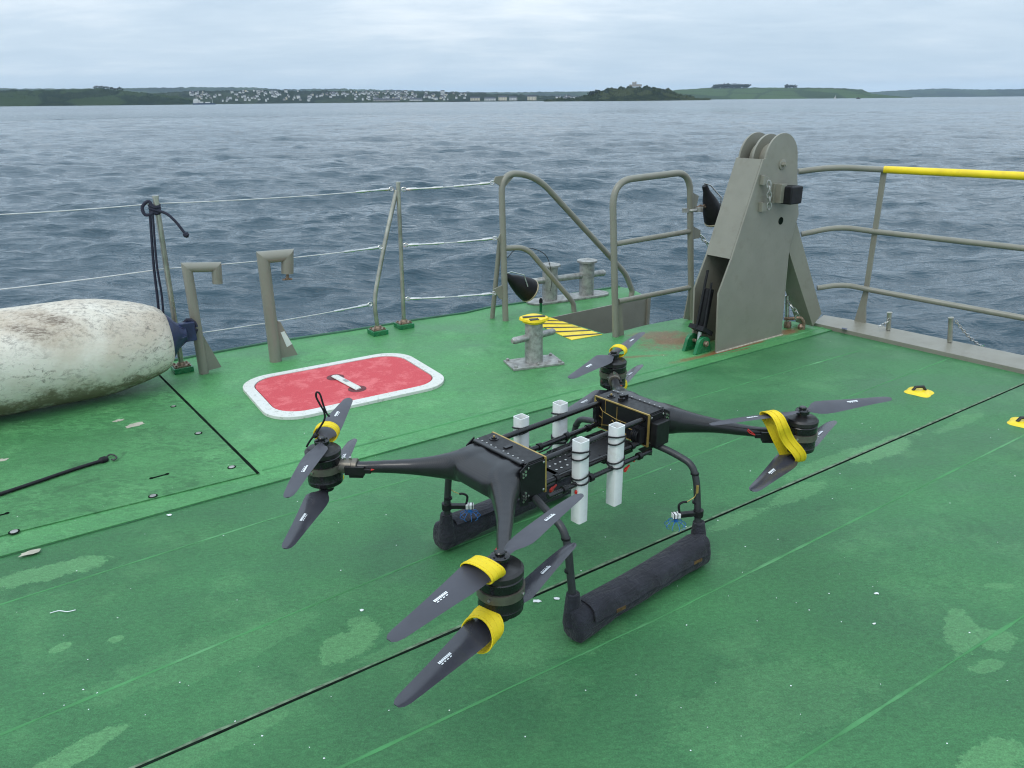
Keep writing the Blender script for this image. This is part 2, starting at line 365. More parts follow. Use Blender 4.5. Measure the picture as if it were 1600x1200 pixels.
def m_red():
    t = NT('red_nonslip_paint'); n = t.noise(220, 4, .75); c = t.mix(t.ramp(n, .3, .7), (.42, .035, .045), (.64, .075, .090))
    c = t.mix(t.ramp(t.noise(9, 8, .78), .48, .62, 0, .5), c, (.74, .20, .20)); t.color(c); t.set('Roughness', .7); t.bump(n, .6, .006); return t.mat
M['hred'] = m_red()
def m_hwhite():
    t = NT('chipped_white_paint'); c = t.mix(t.ramp(t.noise(30, 10, .88), .53, .60, 0, .8), (.60, .61, .57), (.26, .28, .23)); c = t.mix(t.ramp(t.noise(5, 5, .7), .4, .7, 0, .3), c, (.55, .55, .46))
    c = t.mix(t.ramp(t.noise(9, 8, .8, t.map(loc=(4, 0, 0))), .63, .68, 0, .7), c, (.62, .25, .22))
    t.color(c); t.set('Roughness', .55); t.bump(t.noise(90, 5, .7), .4, .006); return t.mat
M['hwhite'] = m_hwhite()

# ------------------------------------------------------------------ water
WZ = -1.2
def m_water():
    t = NT('sea_water'); t.color((.018, .046, .064)); t.b.inputs['IOR'].default_value = 1.333; t.set('Roughness', .06)
    ng = t.N.new('ShaderNodeNewGeometry'); cdn = t.N.new('ShaderNodeCameraData')
    n1 = t.noise(1.6, 5, .6, t.map((.55, 1.5, 1), (0, 0, .12)), .6); n2 = t.noise(7.0, 4, .6, t.map((.6, 1.4, 1), (0, 0, -.2)), .4); n3 = t.noise(.09, 3, .5, t.map((.5, 1.6, 1)))
    h = t.math('ADD', t.math('MULTIPLY', n1, .50), t.math('MULTIPLY', n2, .13)); h = t.math('ADD', h, t.math('MULTIPLY', t.noise(.33, 4, .6, t.map((.5, 1.4, 1), (0, 0, .1))), 1.0))
    t.bump(h, 1.0, .20)
    ln = t.N.new('ShaderNodeVectorMath'); ln.operation = 'LENGTH'; t.L.new(t.tc, ln.inputs[0])
    t.set('Roughness', t.math('ADD', t.ramp(n3, .35, .65, .03, .08), t.ramp(ln.outputs['Value'], 40, 500, 0, .12)))
    return t.mat
M['water'] = m_water()
def water():
    rng = np.random.default_rng(4)
    h = CH-WZ
    # rows evenly spread by viewing angle so that ripples are real geometry as far as they can be seen
    tt = np.linspace(1, 0, 1000)
    ang = np.concatenate([math.radians(.9)+math.radians(48)*tt**1.45, np.exp(np.linspace(math.log(math.radians(.89)), math.log(h/12000), 70))])
    r = h/np.tan(ang); th = np.linspace(math.radians(-62), math.radians(62), 860)
    R_, T_ = np.meshgrid(r, th, indexing='ij'); X = R_*np.sin(T_); Y = R_*np.cos(T_)
    dr = np.gradient(r)[:, None]*np.ones_like(X); cell = np.maximum(np.minimum(dr, 3.0), R_*(th[1]-th[0]))
    Z = np.zeros_like(X); DX = np.zeros_like(X); DY = np.zeros_like(X)
    n = 120
    lam = np.exp(rng.uniform(math.log(.25), math.log(8), n)); main = math.radians(98)
    for i in range(n):
        l = lam[i]; a = main+rng.normal(0, .55); k = 2*math.pi/l; kx, ky = math.cos(a)*k, math.sin(a)*k
        slope = .0285*(1.45 if l < 1.2 else 1.15 if l < 2.5 else .95 if l < 4.5 else .72); A = slope*l/6.283
        cut = np.clip((l/(dr*np.maximum(abs(math.cos(a)*np.sin(T_)+math.sin(a)*np.cos(T_)), .25))-1.6)/1.8, 0, 1)
        # wave groups, so that the chop comes in patches
        g = .75+.5*np.sin(X*kx*.13+Y*ky*.07+rng.uniform(0, 6))*np.sin(Y*.21/l+X*.17/l+rng.uniform(0, 6))
        ph = X*kx+Y*ky+rng.uniform(0, 6.28); w = A*g*cut
        Z += w*np.cos(ph); DX -= w*np.sin(ph)*math.cos(a)*.7; DY -= w*np.sin(ph)*math.sin(a)*.7
    co_ = np.stack([X+DX, Y+DY, Z+WZ], -1).reshape(-1, 3).astype(np.float32)
    nr, nc = X.shape; idx = np.arange(nr*nc).reshape(nr, nc)
    q = np.stack([idx[:-1, :-1], idx[:-1, 1:], idx[1:, 1:], idx[1:, :-1]], -1).reshape(-1, 4)[:, ::-1]
    me = bpy.data.meshes.new('water'); me.vertices.add(len(co_)); me.vertices.foreach_set('co', co_.ravel())
    me.loops.add(q.size); me.loops.foreach_set('vertex_index', q.ravel().astype(np.int32))
    me.polygons.add(len(q)); me.polygons.foreach_set('loop_start', np.arange(0, q.size, 4, dtype=np.int32)); me.polygons.foreach_set('loop_total', np.full(len(q), 4, np.int32))
    me.update(calc_edges=True); me.polygons.foreach_set('use_smooth', [True]*len(q)); me.materials.append(M['water'])
    o = bpy.data.objects.new('water', me); COL.objects.link(o); kind(o, 'structure', 'choppy grey blue sea reaching to the far coast', None)
    return o
water()
# ------------------------------------------------------------------ far coast
def m_hill(name, a, b, c, fields=0.0, sc=.006):
    t = NT(name); n = t.noise(sc*3, 9, .72); col = t.mix(t.ramp(n, .35, .65), a, b)
    if fields:
        v = t.N.new('ShaderNodeTexVoronoi'); v.inputs['Scale'].default_value = sc*.9; t.L.new(t.map((1, .6, 1), (0, 0, .4)), v.inputs[0])
        sepc = t.N.new('ShaderNodeSeparateColor'); t.L.new(v.outputs['Color'], sepc.inputs[0])
        col = t.mix(t.math('MULTIPLY', t.ramp(sepc.outputs[0], .35, .45), fields), col, c)
        e = t.N.new('ShaderNodeTexVoronoi'); e.feature = 'DISTANCE_TO_EDGE'; e.inputs['Scale'].default_value = sc*.9; t.L.new(t.map((1, .6, 1), (0, 0, .4)), e.inputs[0])
        col = t.mix(t.ramp(e.outputs[0], .02, .06, .8, 0), col, a)
    t.color(col); t.set('Roughness', .95); t.b.inputs['Specular IOR Level'].default_value = 0; return t.mat
def hill(name, prof, r0, depth, m, label, bump=3.0, shore=1.5, seed=0, ridge=.6, tf=.03):
    xs = [p[0] for p in prof]; n = int((xs[-1]-xs[0])*1.1)+2; k = 26
    mb = MB(); vs = []; rows = []
    for i in range(n):
        px = xs[0]+(xs[-1]-xs[0])*i/(n-1); py = float(np.interp(px, xs, [p[1] for p in prof]))
        rr = r0+depth*ridge; top = far(px, py, rr).z-WZ; d = far(px, 157, 1); dv = Vector((d.x, d.y)).normalized(); row = []
        for j in range(k):
            s_ = j/(k-1); q = s_/ridge
            g = min(1, q)**.75 if q < 1 else max(0, 1-(s_-ridge)/(1-ridge))**.5
            r = r0+depth*s_; p = dv*r
            nz = noise.fractal(Vector((p.x*.006+seed, p.y*.003, 0)), .9, 2.1, 5)
            nb = noise.fractal(Vector((p.x*tf+seed, p.y*tf*.6, 3)), .55, 2.2, 4)
            z = max(0, top)*g*(1+.16*nz*(1-min(q, 1)))+bump*nb*min(1, q*2.5)*(1 if q < 1.25 else .4)+(shore if j > 0 else -.5)
            if j == 0 or j == k-1: z = -.6
            row.append(Vector((p.x, p.y, WZ+z)))
        rows.append(row)
    vs = [p for r in rows for p in r]
    fs = [(i*k+j, (i+1)*k+j, (i+1)*k+j+1, i*k+j+1) for i in range(n-1) for j in range(k-1)]
    mb.add(vs, fs); o = mb.build(name, m, smooth=80); kind(o, 'structure', label)
    def z_at(px, s_):
        i = (px-xs[0])/(xs[-1]-xs[0])*(n-1); i0 = max(0, min(n-2, int(i))); j = s_*(k-1); j0 = max(0, min(k-2, int(j)))
        fi, fj = i-i0, j-j0
        return (rows[i0][j0]*(1-fi)*(1-fj)+rows[i0+1][j0]*fi*(1-fj)+rows[i0][j0+1]*(1-fi)*fj+rows[i0+1][j0+1]*fi*fj)
    return z_at
wood, wood2, field = (.012, .022, .016), (.024, .036, .022), (.050, .075, .032)
far_left = hill('hills', [(-900, 158), (-700, 149), (-480, 141), (-260, 137), (0, 138.5), (140, 139), (300, 136.5), (400, 137), (440, 140), (520, 139), (620, 141), (720, 144), (800, 144.5), (930, 143)], 5800, 1800, m_hill('distant_wooded_hill', wood, wood2, field, .7, .005), 'long distant wooded ridge behind the town', 5, seed=1)
town_hill = hill('hills', [(180, 158), (240, 147), (300, 142.5), (420, 142), (520, 142.5), (640, 143.5), (700, 145), (790, 148), (860, 151), (940, 154)], 2750, 650, m_hill('town_slope', (.012, .020, .016), (.030, .042, .028), (.06, .08, .04), .3, .012), 'green slope carrying the white houses of the town', 4.5, seed=2, ridge=.75, tf=.05)
left_head = hill('hills', [(-640, 160.5), (-520, 152), (-400, 144), (-280, 141), (0, 141.5), (60, 142), (110, 140.5), (150, 139.5), (190, 142), (250, 148), (285, 153), (310, 161)], 2100, 500, m_hill('left_headland', wood, wood2, (.040, .062, .028), .6, .010), 'dark green low headland at the left', 4.0, seed=3, tf=.05)
cast_head = hill('hills', [(850, 158.5), (900, 155), (918, 150), (932, 144), (955, 139.5), (985, 136.5), (1015, 137), (1040, 141), (1062, 149), (1085, 155), (1110, 158)], 1750, 330, m_hill('castle_headland', (.008, .015, .009), (.030, .040, .018), (.07, .08, .035), .35, .025), 'dark wooded headland with a castle on its top', 5.5, seed=4, tf=.07)
right_head = hill('hills', [(1030, 145), (1060, 140.5), (1110, 138), (1180, 137.5), (1260, 137.5), (1320, 138.5), (1345, 141), (1360, 147), (1400, 151), (1425, 153.5)], 3600, 1000, m_hill('field_headland', (.030, .050, .026), (.038, .060, .030), (.060, .095, .040), .9, .006), 'rounded headland of green fields right of the castle', 2.0, seed=5)
far_right = hill('hills', [(1320, 147), (1390, 142), (1430, 140), (1470, 138.5), (1520, 140), (1560, 140), (1600, 139), (1900, 137), (2200, 144), (2450, 152)], 8200, 1800, m_hill('far_blue_hill', wood, wood2, field, .5, .004), 'faint blue hills at the right edge of the coast', 5, seed=6)
# tree clumps on the ridges
def clump(name, px0, px1, zf, s_, h, n, label, cat, seed):
    rnd = random.Random(seed); mb = MB(); tr = MB()
    c = zf((px0+px1)/2, s_)
    for i in range(n):
        px = px0+(px1-px0)*(i+.5)/n; b = zf(px, s_); hh = h*rnd.uniform(.8, 1.05)
        tr.cyl(b-Vector((0, 0, 1)), b+Vector((0, 0, hh*.5)), hh*.05, 6)
        for q in range(16):
            p = b+Vector((rnd.gauss(0, hh*.36), rnd.gauss(0, hh*.3), hh*rnd.uniform(.22, .82)))
            for w in range(5):
                e = p+Vector([rnd.gauss(0, hh*.10) for _ in range(3)]); sz = hh*rnd.uniform(.10, .17)
                ring = [e+Vector((math.cos(a)*sz, math.sin(a)*sz, rnd.uniform(-.4, .4)*sz)) for a in (0, 1.26, 2.5, 3.77, 5.0)]
                mb.add(ring+[e+Vector((0, 0, sz*.8)), e-Vector((0, 0, sz*.8))], [(j, (j+1) % 5, 5) for j in range(5)]+[((j+1) % 5, j, 6) for j in range(5)])
    t = thing(name, label, cat, c)
    mb.build('crown', M['leaf'], t, smooth=0); each(tr, 'trunk', M['bark'], t, True)
M['leaf'] = mat('dark_foliage', (.020, .032, .018), .9, var=.35, sc=.3, spec=0); M['bark'] = mat('bark', (.05, .04, .03), .9)
clump('tree_clump', 1113, 1167, right_head, .56, 22, 16, 'long dark row of trees on top of the green field headland', 'trees', 1)
clump('tree_clump', 1225, 1241, right_head, .56, 17, 6, 'short round clump of trees right of the long tree row', 'trees', 2)
clump('tree_clump', 921, 934, cast_head, .45, 9, 4, 'small tree clump at the left end of the castle headland', 'trees', 3)
clump('tree_clump', 149, 196, left_head, .6, 6, 12, 'low dark row of trees on the left headland', 'trees', 4)
# houses
M['render'] = mat('white_render', (.62, .63, .62), .8, var=.2, sc=.02, spec=0); M['cream'] = mat('cream_render', (.60, .55, .42), .8, var=.06, sc=.3); M['stonew'] = mat('grey_stone', (.30, .29, .27), .9, var=.1, sc=.3)
M['slate'] = mat('slate_roof', (.07, .075, .09), .8, var=.1, sc=.3, spec=0); M['glass'] = mat('dark_window_glass', (.03, .035, .045), .2, var=.1, sc=.3)
def house_mesh(w, d, h, wall, storeys=2, name='house'):
    mb = MB(); mb.box((0, 0, h/2-2), (w, d, h+4), mi=0)
    rh = w*.0+d*.35
    mb.prism([(-w/2-.4, -d/2-.4, h), (-w/2-.4, d/2+.4, h), (-w/2-.4, 0, h+rh)], (w+.8, 0, 0), mi=1)
    mb.box((w*.32, 0, h+rh), (1.0, .9, 2.0), mi=0)
    nw = max(2, int(w/3))
    for s_ in range(storeys):
        for i in range(nw): mb.box((-w/2+w*(i+.5)/nw, -d/2-.02, h*(s_+.5)/storeys), (1.1, .1, 1.3), mi=2)
    o = mb.build(name, [wall, M['slate'], M['glass']], smooth=0); return o
protos = []
for (w, d, h, wl) in ((6, 7, 5.5, 'render'), (8, 8, 6.5, 'render'), (11, 8, 6.5, 'render'), (7, 7, 7.5, 'cream'), (8, 8, 6, 'stonew'), (15, 9, 9, 'render')):
    protos.append((house_mesh(w, d, h, M[wl]), wl))
rh_ = random.Random(5); used = set()
LBH = {'render': 'tiny white rendered house among the crowded houses of the far town', 'cream': 'tiny cream house among the crowded houses of the far town', 'stonew': 'tiny grey stone house among the crowded houses of the far town'}
def put_house(k, px, s_, zf):
    src, wl = protos[k]
    if k in used: o = src.copy(); COL.objects.link(o)
    else: o = src; used.add(k)
    p = zf(px, s_); o.location = p+Vector((0, 0, -.3)); o.rotation_euler = (0, 0, rh_.uniform(-.9, .9)); k_ = rh_.uniform(.55, 1.0); o.scale = (k_, k_, rh_.uniform(.75, 1.1))
    zx = 'left end' if px < 400 else 'left half' if px < 500 else 'middle' if px < 610 else 'right half' if px < 800 else 'right end'; zy = 'near the water' if s_ < .17 else 'half way up' if s_ < .36 else 'high up'
    tag(o, LBH[wl][:LBH[wl].index(' among')]+' at the %s of the far town, %s' % (zx, zy), 'house', '%s houses, %s, %s' % (wl, zx, zy))
cl = [(rh_.uniform(300, 720), rh_.uniform(.04, .55)) for _ in range(30)]
n_h = 0
while n_h < 255:
    c = rh_.choice(cl); px = rh_.gauss(c[0], 17); s_ = rh_.gauss(c[1], .08)
    if not (296 < px < 770 and .035 < s_ < .66): continue
    put_house(rh_.choices(range(6), (7, 5, 2, 2, 3, .8))[0], px, s_, town_hill); n_h += 1
for i in range(26): put_house(rh_.choice((0, 0, 1, 4)), rh_.uniform(868, 918), rh_.uniform(.1, .6), town_hill)
for k, (src, wl) in enumerate(protos):
    if k not in used: put_house(k, 500+k*3, .2, town_hill)
# long waterfront buildings
def block(px0, px1, h, wall, label, st):
    a = town_hill(px0, .03); b = town_hill(px1, .03); w = (b-a).length; c = (a+b)/2; an = math.atan2((b-a).y, (b-a).x)
    t = thing('waterfront_building', label, 'building', (c.x, c.y, WZ+1), an)
    mb = MB(); mb.box((0, 8, h/2), (w, 14, h)); mb.build('wall', M[wall], t, False, 0)
    mb = MB(); mb.prism([(-w/2-.5, .2, h), (-w/2-.5, 15.8, h), (-w/2-.5, 8, h+4)], (w+1, 0, 0)); mb.build('roof', M['slate'], t, False, 0)
    n = int(w/5)
    for s_ in range(st):
        for i in range(n):
            mb = MB(); mb.box((-w/2+w*(i+.5)/n, .95, h*(s_+.5)/st), (1.8, .2, 1.9)); mb.build('window', M['glass'], t, False, 0)
block(735, 750, 11, 'cream', 'cream long building on the far waterfront, leftmost', 3); block(757, 775, 9, 'render', 'white long terrace on the far waterfront left of centre', 2)
block(779, 792, 13, 'cream', 'tall cream hotel on the far waterfront beside the white terrace', 3); block(796, 808, 11, 'render', 'white hotel on the far waterfront with three storeys', 3)
block(824, 838, 14, 'cream', 'pale yellow hotel standing alone at the right end of the waterfront', 4); block(640, 660, 8, 'render', 'low white terrace on the waterfront below the town', 2); block(583, 625, 8, 'stonew', 'long grey terrace on the waterfront below the town', 2)
# castle
def castle():
    b = cast_head(990, .58); t = thing('castle', 'small grey stone castle keep on top of the dark wooded headland', 'castle', b+Vector((0, 0, 2.5)), 0); t.matrix_basis = t.matrix_basis@Matrix.Scale(.85, 4)
    mb = MB(); mb.box((0, 0, 5), (9, 9, 10))
    for i in range(4):
        for (x, y) in ((-4.2+i*2.8, -4.2), (-4.2+i*2.8, 4.2)): mb.box((x, y, 10.6), (1.3, .8, 1.3))
    mb.build('keep', M['stonew'], t, False, 0); mb = MB(); mb.box((12, 0, 3), (16, 8, 6)); mb.box((-9, 0, 2.6), (9, 7, 5.4)); mb.build('wing', M['stonew'], t, False, 0)
    mb = MB(); mb.cyl((3.6, -3.6, 0), (3.6, -3.6, 13), 1.7, 10); mb.build('turret', M['stonew'], t, False)
    mb = MB(); mb.cyl((-3.8, 3, 0), (-3.8, 3, 12.2), 1.5, 10); mb.build('turret', M['stonew'], t, False)
castle()
# far boats
def ship():
    p = far(318, 161, 1900); t = thing('ship', 'white and dark blue ship moored off the far town', 'ship', (p.x, p.y, WZ), .1)
    mb = MB(); mb.prism([(-22, -4, 0), (20, -4, 0), (25, 0, 0), (20, 4, 0), (-22, 4, 0)], (0, 0, 3)); mb.build('hull', mat('ship_blue', (.02, .05, .10), .5), t, False, 0)
    mb = MB(); mb.box((-14, 0, 6), (13, 7, 6)); mb.box((-15, 0, 10.5), (8, 6, 3)); mb.box((-6, 0, 4.6), (10, 7, 3)); mb.box((9, 0, 4.2), (9, 6, 2.2)); mb.build('superstructure', M['render'], t, False, 0)
    mb = MB(); mb.cyl((-14, 0, 11), (-14, 0, 17), .35, 6); mb.cyl((19, 0, 3), (19, 0, 13), .35, 6); mb.build('mast', M['render'], t, False)
ship()
def sail():
    p = far(1305, 153.5, 2000); t = thing('sailing_boat', 'tiny sailing boat with one white sail below the green fields', 'boat', (p.x, p.y, WZ), .3)
    mb = MB(); mb.prism([(-3.5, -1, 0), (2.5, -1, 0), (4.5, 0, 0), (2.5, 1, 0), (-3.5, 1, 0)], (0, 0, 1)); mb.build('hull', M['render'], t, False, 0)
    mb = MB(); mb.prism([(-3, 0, 1.3), (1, 0, 1.3), (.8, 0, 8.5)], (0, .12, 0)); mb.build('sail', M['render'], t, False, 0)
    mb = MB(); mb.cyl((1, 0, 1), (1, 0, 9), .1, 6); mb.build('mast', M['black'], t, False)
sail()
p = far(1341, 154, 1900); t = thing('motor_boat', 'tiny dark motor boat right of the sailing boat', 'boat', (p.x, p.y, WZ), .1)
mb = MB(); mb.prism([(-4, -1.2, 0), (3, -1.2, 0), (5, 0, 0), (3, 1.2, 0), (-4, 1.2, 0)], (0, 0, 1.5)); mb.build('hull', M['black'], t, False, 0)
mb = MB(); mb.box((-.5, 0, 2.2), (3, 1.8, 1.5)); mb.build('cabin', M['black'], t, False, 0)

# ------------------------------------------------------------------ ship's deck
u = Vector((math.cos(DD), math.sin(DD), 0))
P = lambda *l: [at(x, y) for x, y in l]
edge = P((320, 556), (430, 536), (540, 520), (649, 502), (727, 491), (761, 483), (842, 471), (900, 460), (944, 453), (968, 449.5), (985, 452), (1013, 466))
notch = P((861, 498), (944, 523), (976, 518), (1011, 509), (1064, 499), (1110, 497), (1190, 499), (1262, 506))
left_out = [Vector((-5.2, 2.3, 0)), Vector((-3.9, 3.62, 0)), Vector((-3.0, 4.42, 0))]
inner = [at(1262, 512), at(1310, 519), at(1600, 585)]
cdir = (inner[2]-inner[1]).normalized()
c0 = at(1300, 517); bl = (at(0, 872)-c0).normalized(); bleft = c0+bl*9
far_r = inner[2]+cdir*5
def sheet(name, poly, z, m, thick=.004, bevel=0):
    mb = MB(); mb.prism([(p.x, p.y, z-thick) for p in poly], (0, 0, thick)); return mb.build(name, m, smooth=30)
# hull below the deck
out_all = left_out+edge+notch+[at(1290, 508)]
hp = [bleft+Vector((0, -6, 0))]+[bleft]+out_all+[at(1300, 498, .05), at(1600, 553, .05)+cdir*0]
side_poly = [bleft]+out_all+[c0]
sd_ = sheet('side_deck', side_poly, .008, M['side'], .26); kind(sd_, 'structure', 'smooth pale green painted strip of deck along the ship side')
main_poly = [bleft, c0+Vector((0.0, 0, 0)), inner[1], inner[2], far_r, far_r-u*12]
md = sheet('main_deck', main_poly, 0, M['deck'], .05); kind(md, 'structure', 'dark green non-slip main deck under the drone')
mb = MB()
hull_poly = [bleft]+out_all+[at(1285, 500), at(1600, 560), at(1600, 560)+cdir*5, far_r-u*12]
def shrink(pp, d):
    c = sum(pp, Vector())/len(pp); return [p+(c-p).normalized()*d for p in pp]
hl = shrink(hull_poly, .035)
mb.prism([(p.x, p.y, -2.2) for p in hl], (0, 0, 1.85)); o = mb.build('hull', M['hullgreen'], smooth=30); kind(o, 'structure', 'green ship hull below the deck')
# dark rim of the deck edge and grey plate lining the boarding gap
mb = MB(); 
for i in range(len(edge)-4): pass
rim = left_out+edge[:-2]
mb.tube([Vector((p.x, p.y, .010)) for p in rim], .012, 8, flat=1)
o = mb.build('deck_edge_rim', M['hullgreen']); kind(o, 'structure', 'dark green rounded bar along the edge of the deck')
A, Cc = notch[0], edge[-1]
mb = MB(); nrm = Vector(((Cc-A).y, -(Cc-A).x, 0)).normalized()
mb.prism([A+Vector((0, 0, -.30)), Cc+Vector((0, 0, -.30)), Cc+Vector((0, 0, .012)), A+Vector((0, 0, .012))], nrm*.012)
mb.prism([Cc+Vector((0, 0, -.30)), Cc+Vector((0, 0, .014)), Cc+Vector((.0, 0, .014))-(Cc-A).normalized()*.03, Cc+Vector((0, 0, -.30))-(Cc-A).normalized()*.03], nrm*.03)
tag(mb.build('gap_side_plate', M['grey']), 'flat grey steel plate lining the boarding gap in the deck', 'steel plate')
# seams and grooves
def strip(name, a, b, w, z, m, h=.004, nseg=1, wob=0):
    mb = MB(); a = Vector(a); b = Vector(b); d = (b-a).normalized(); s_ = Vector((-d.y, d.x, 0))*w/2
    rings = []
    for i in range(nseg+1):
        p = a.lerp(b, i/nseg); k = 1+wob*noise.noise(p*9); rings.append([Vector((p.x, p.y, z))-s_*k, Vector((p.x, p.y, z+h))-s_*.55*k, Vector((p.x, p.y, z+h))+s_*.55*k, Vector((p.x, p.y, z))+s_*k])
    mb.loft(rings); return mb.build(name, m)
def ext(a, b, ea, eb): d = (b-a).normalized(); return a-d*ea, b+d*eb
k = 0
for (x0, y0, x1, y1, ea, eb) in ((0, 1148, 690, 862, 1, .0), (690, 862, 1420, 584, 0, 1.0), (0, 945, 420, 812, 1, 0), (420, 812, 1300, 560, 0, .3), (1040, 960, 1600, 680, 0, 1.2), (700, 1120, 1040, 960, 1.2, 0), (1230, 1200, 1600, 962, 1, 1)):
    a, b = ext(at(x0, y0), at(x1, y1), ea, eb); o = strip('weld_seam', a, b, .010, .0002, M['seam'], .0016, 90, .9); o.parent = md; 
a, b = ext(at(215, 1200), at(1600, 600), 1.5, 1.5); o = strip('deck_joint', a, b, .0105, .0004, M['groove'], .0008, 80, .35); o.parent = md
a, b = ext(at(215, 1200), at(1600, 600), 1.5, 1.5); off = Vector((-(b-a).y, (b-a).x, 0)).normalized()*.0095
o = strip('joint_edge', a+off, b+off, .010, .0002, mat('worn_joint_edge', (.11, .17, .10), .8, var=.45, sc=30), .0008, 160, 1.3); o.parent = md
# step between the pale side deck and the main deck
o = strip('deck_step_strip', c0+Vector((0, 0, 0)), bleft, .0035, .0022, M['hullgreen'], .001, 160, 1.6); o.parent = sd_; o.name = 'step_joint'  # thin dark green strip for the joint line along the step
o = strip('step_weld', at(1290, 511, .008), at(410, 735, .008), .018, .0082, M['seam'], .003, 90, .6); o.parent = sd_
# flaking removable panel at the left
g0, g1 = at(240, 580), at(403, 743); pl1 = at(0, 842); pdir = (pl1-g1).normalized()
gd = (g1-g0).normalized(); g00 = g0-gd*.02
panel = sheet('deck_panel', [g00, g1, g1+pdir*4.0, Vector((-4.9, 2.2, 0)), Vector((-3.72, 3.6, 0)), Vector((-2.9, 4.35, 0))], .014, M['panel'], .006)
kind(panel, 'structure', 'removable green deck panel with flaking paint at the left')
o = strip('panel_joint', g00, g1+gd*.01, .014, .0142, M['groove'], .0012, 40, .3); o.parent = panel
for (x, y, r) in ((310, 677, .016), (362, 730, .016), (239, 775, .016), (22, 831, .017), (271, 635, .013)):
    q = at(x, y, .0145); mb = MB(); mb.lathe([(r*1.25, 0), (r*1.25, .0010), (r*.9, .0011)], q, n=20, mi=1); mb.lathe([(r*.86, 0), (r*.86, .0030), (r*.7, .0036), (.001, .0036)], q, n=20)
    mb.build('bolt', [M['galv'], M['groove']], panel)
for (x, y) in ((249, 744), (-4, 806)):
    q = at(x, y, .0145); d = (at(x+15, y-4, .0145)-q).normalized(); mb = MB(); mb.tube([q-d*.035, q+d*.035], .007, 8, flat=.15); mb.lathe([(.009, 0), (.009, .0018)], q-d*.035, n=12); mb.lathe([(.009, 0), (.009, .0018)], q+d*.035, n=12)
    mb.build('slot', M['groove'], panel)
for (x, y, a_, b_) in ((210, 664, .055, .018), (185, 657, .03, .009), (2, 719, .03, .008), (47, 863, .05, .008)):
    q = at(x, y, .0145 if y < 800 else .009); mb = MB(); rr = random.Random(x); pts = []
    for i in range(18):
        an = i*math.pi/9; k_ = rr.uniform(.55, 1.1); pts.append(q+u*math.cos(an)*a_*k_+Vector((-u.y, u.x, 0))*math.sin(an)*b_*k_*2.4)
    mb.prism(pts, (0, 0, .0008)); mb.build('bare_patch', mat('bare_primer', (.36, .34, .27), .7, var=.15, sc=30), panel)
# yellow and black painted strip
q0, q1, q2, q3 = at(815, 496, .009), at(860, 496.5, .009), at(941, 523, .009), at(893, 531.5, .009)
mb = MB(); mb.prism([q0, q1, q2, q3], (0, 0, .003))
o = thing('hazard_strip', 'yellow and black striped marking on the deck beside the boarding gap', 'marking', q0)
mb.build('yellow_field', M['yellow'], o)
mb = MB()
for i in range(5):
    f0 = (i+.55)/5.4; lf = lambda t: q0.lerp(q3, t); rt = lambda t: q1.lerp(q2, t)
    mb.prism([lf(f0), rt(min(1, f0+.10)), rt(min(1, f0+.145)), lf(f0+.045)], (0, 0, .0045))
mb.build('stripe', M['black'], o)

# ------------------------------------------------------------------ red hatch
def rrect(c, L_, W_, r, n=10, a=math.radians(32.3), z=0):
    ux = Vector((math.cos(a), math.sin(a), 0)); uy = Vector((-ux.y, ux.x, 0)); out = []
    for sx, sy, a0 in ((1, 1, 0), (-1, 1, 90), (-1, -1, 180), (1, -1, 270)):
        for i in range(n+1):
            q = math.radians(a0+90*i/n); out.append(Vector((c.x, c.y, z))+ux*(sx*(L_/2-r)+r*math.cos(q))+uy*(sy*(W_/2-r)+r*math.sin(q)))
    return out, ux, uy
HC = at(539, 602)
t = thing('deck_hatch', 'red hatch cover with a thick white border set in the green deck', 'hatch', HC)
po, ux, uy = rrect(HC, 1.125, .805, .20); pi_, _, _ = rrect(HC, 1.00, .68, .165)
mb = MB(); n = len(po)
lv = [(po, .008), (po, .026), (pi_, .030), (pi_, .010)]
mb.loft([[Vector((p.x, p.y, z)) for p in ring] for ring, z in lv], caps=False); mb.build('rim', M['hwhite'], t, bevel=.003)
pc, _, _ = rrect(HC, .990, .670, .161)
mb = MB(); mb.prism([Vector((p.x, p.y, .010)) for p in pc], (0, 0, .017)); mb.build('cover', M['hred'], t, bevel=.003)
pg, _, _ = rrect(HC, .999, .679, .165)
mb = MB(); mb.prism([Vector((p.x, p.y, .009)) for p in pg], (0, 0, .003)); mb.build('gasket', M['groove'], t)
h0, h1 = at(524, 588, .034), at(558, 606, .034); hd = (h1-h0).normalized(); hs = Vector((-hd.y, hd.x, 0))
mb = MB()
for e in (h0, h1): mb.lathe([(.055, 0), (.055, .0016), (.046, .0018)], (e.x, e.y, .0270), n=24)
each(mb, 'handle_recess', mat('dark_red_recess', (.10, .012, .015), .6), t, True)
mb = MB(); mb.tube([h0-hd*.02+Vector((0, 0, -.004)), h0, h1, h1+hd*.02+Vector((0, 0, -.004))], [.018, .023, .023, .018], 12, flat=.4); hnd = mb.build('handle', M['hwhite'], t)
mb = MB(); mid = (h0+h1)/2+Vector((0, 0, .0092)); Rm = Matrix((hd, hs, Vector((0, 0, 1)))).transposed(); mb.box(mid, (.05, .022, .0012), Rm)
mb.build('label_plate', mat('grey_label', (.25, .27, .26), .5), hnd)

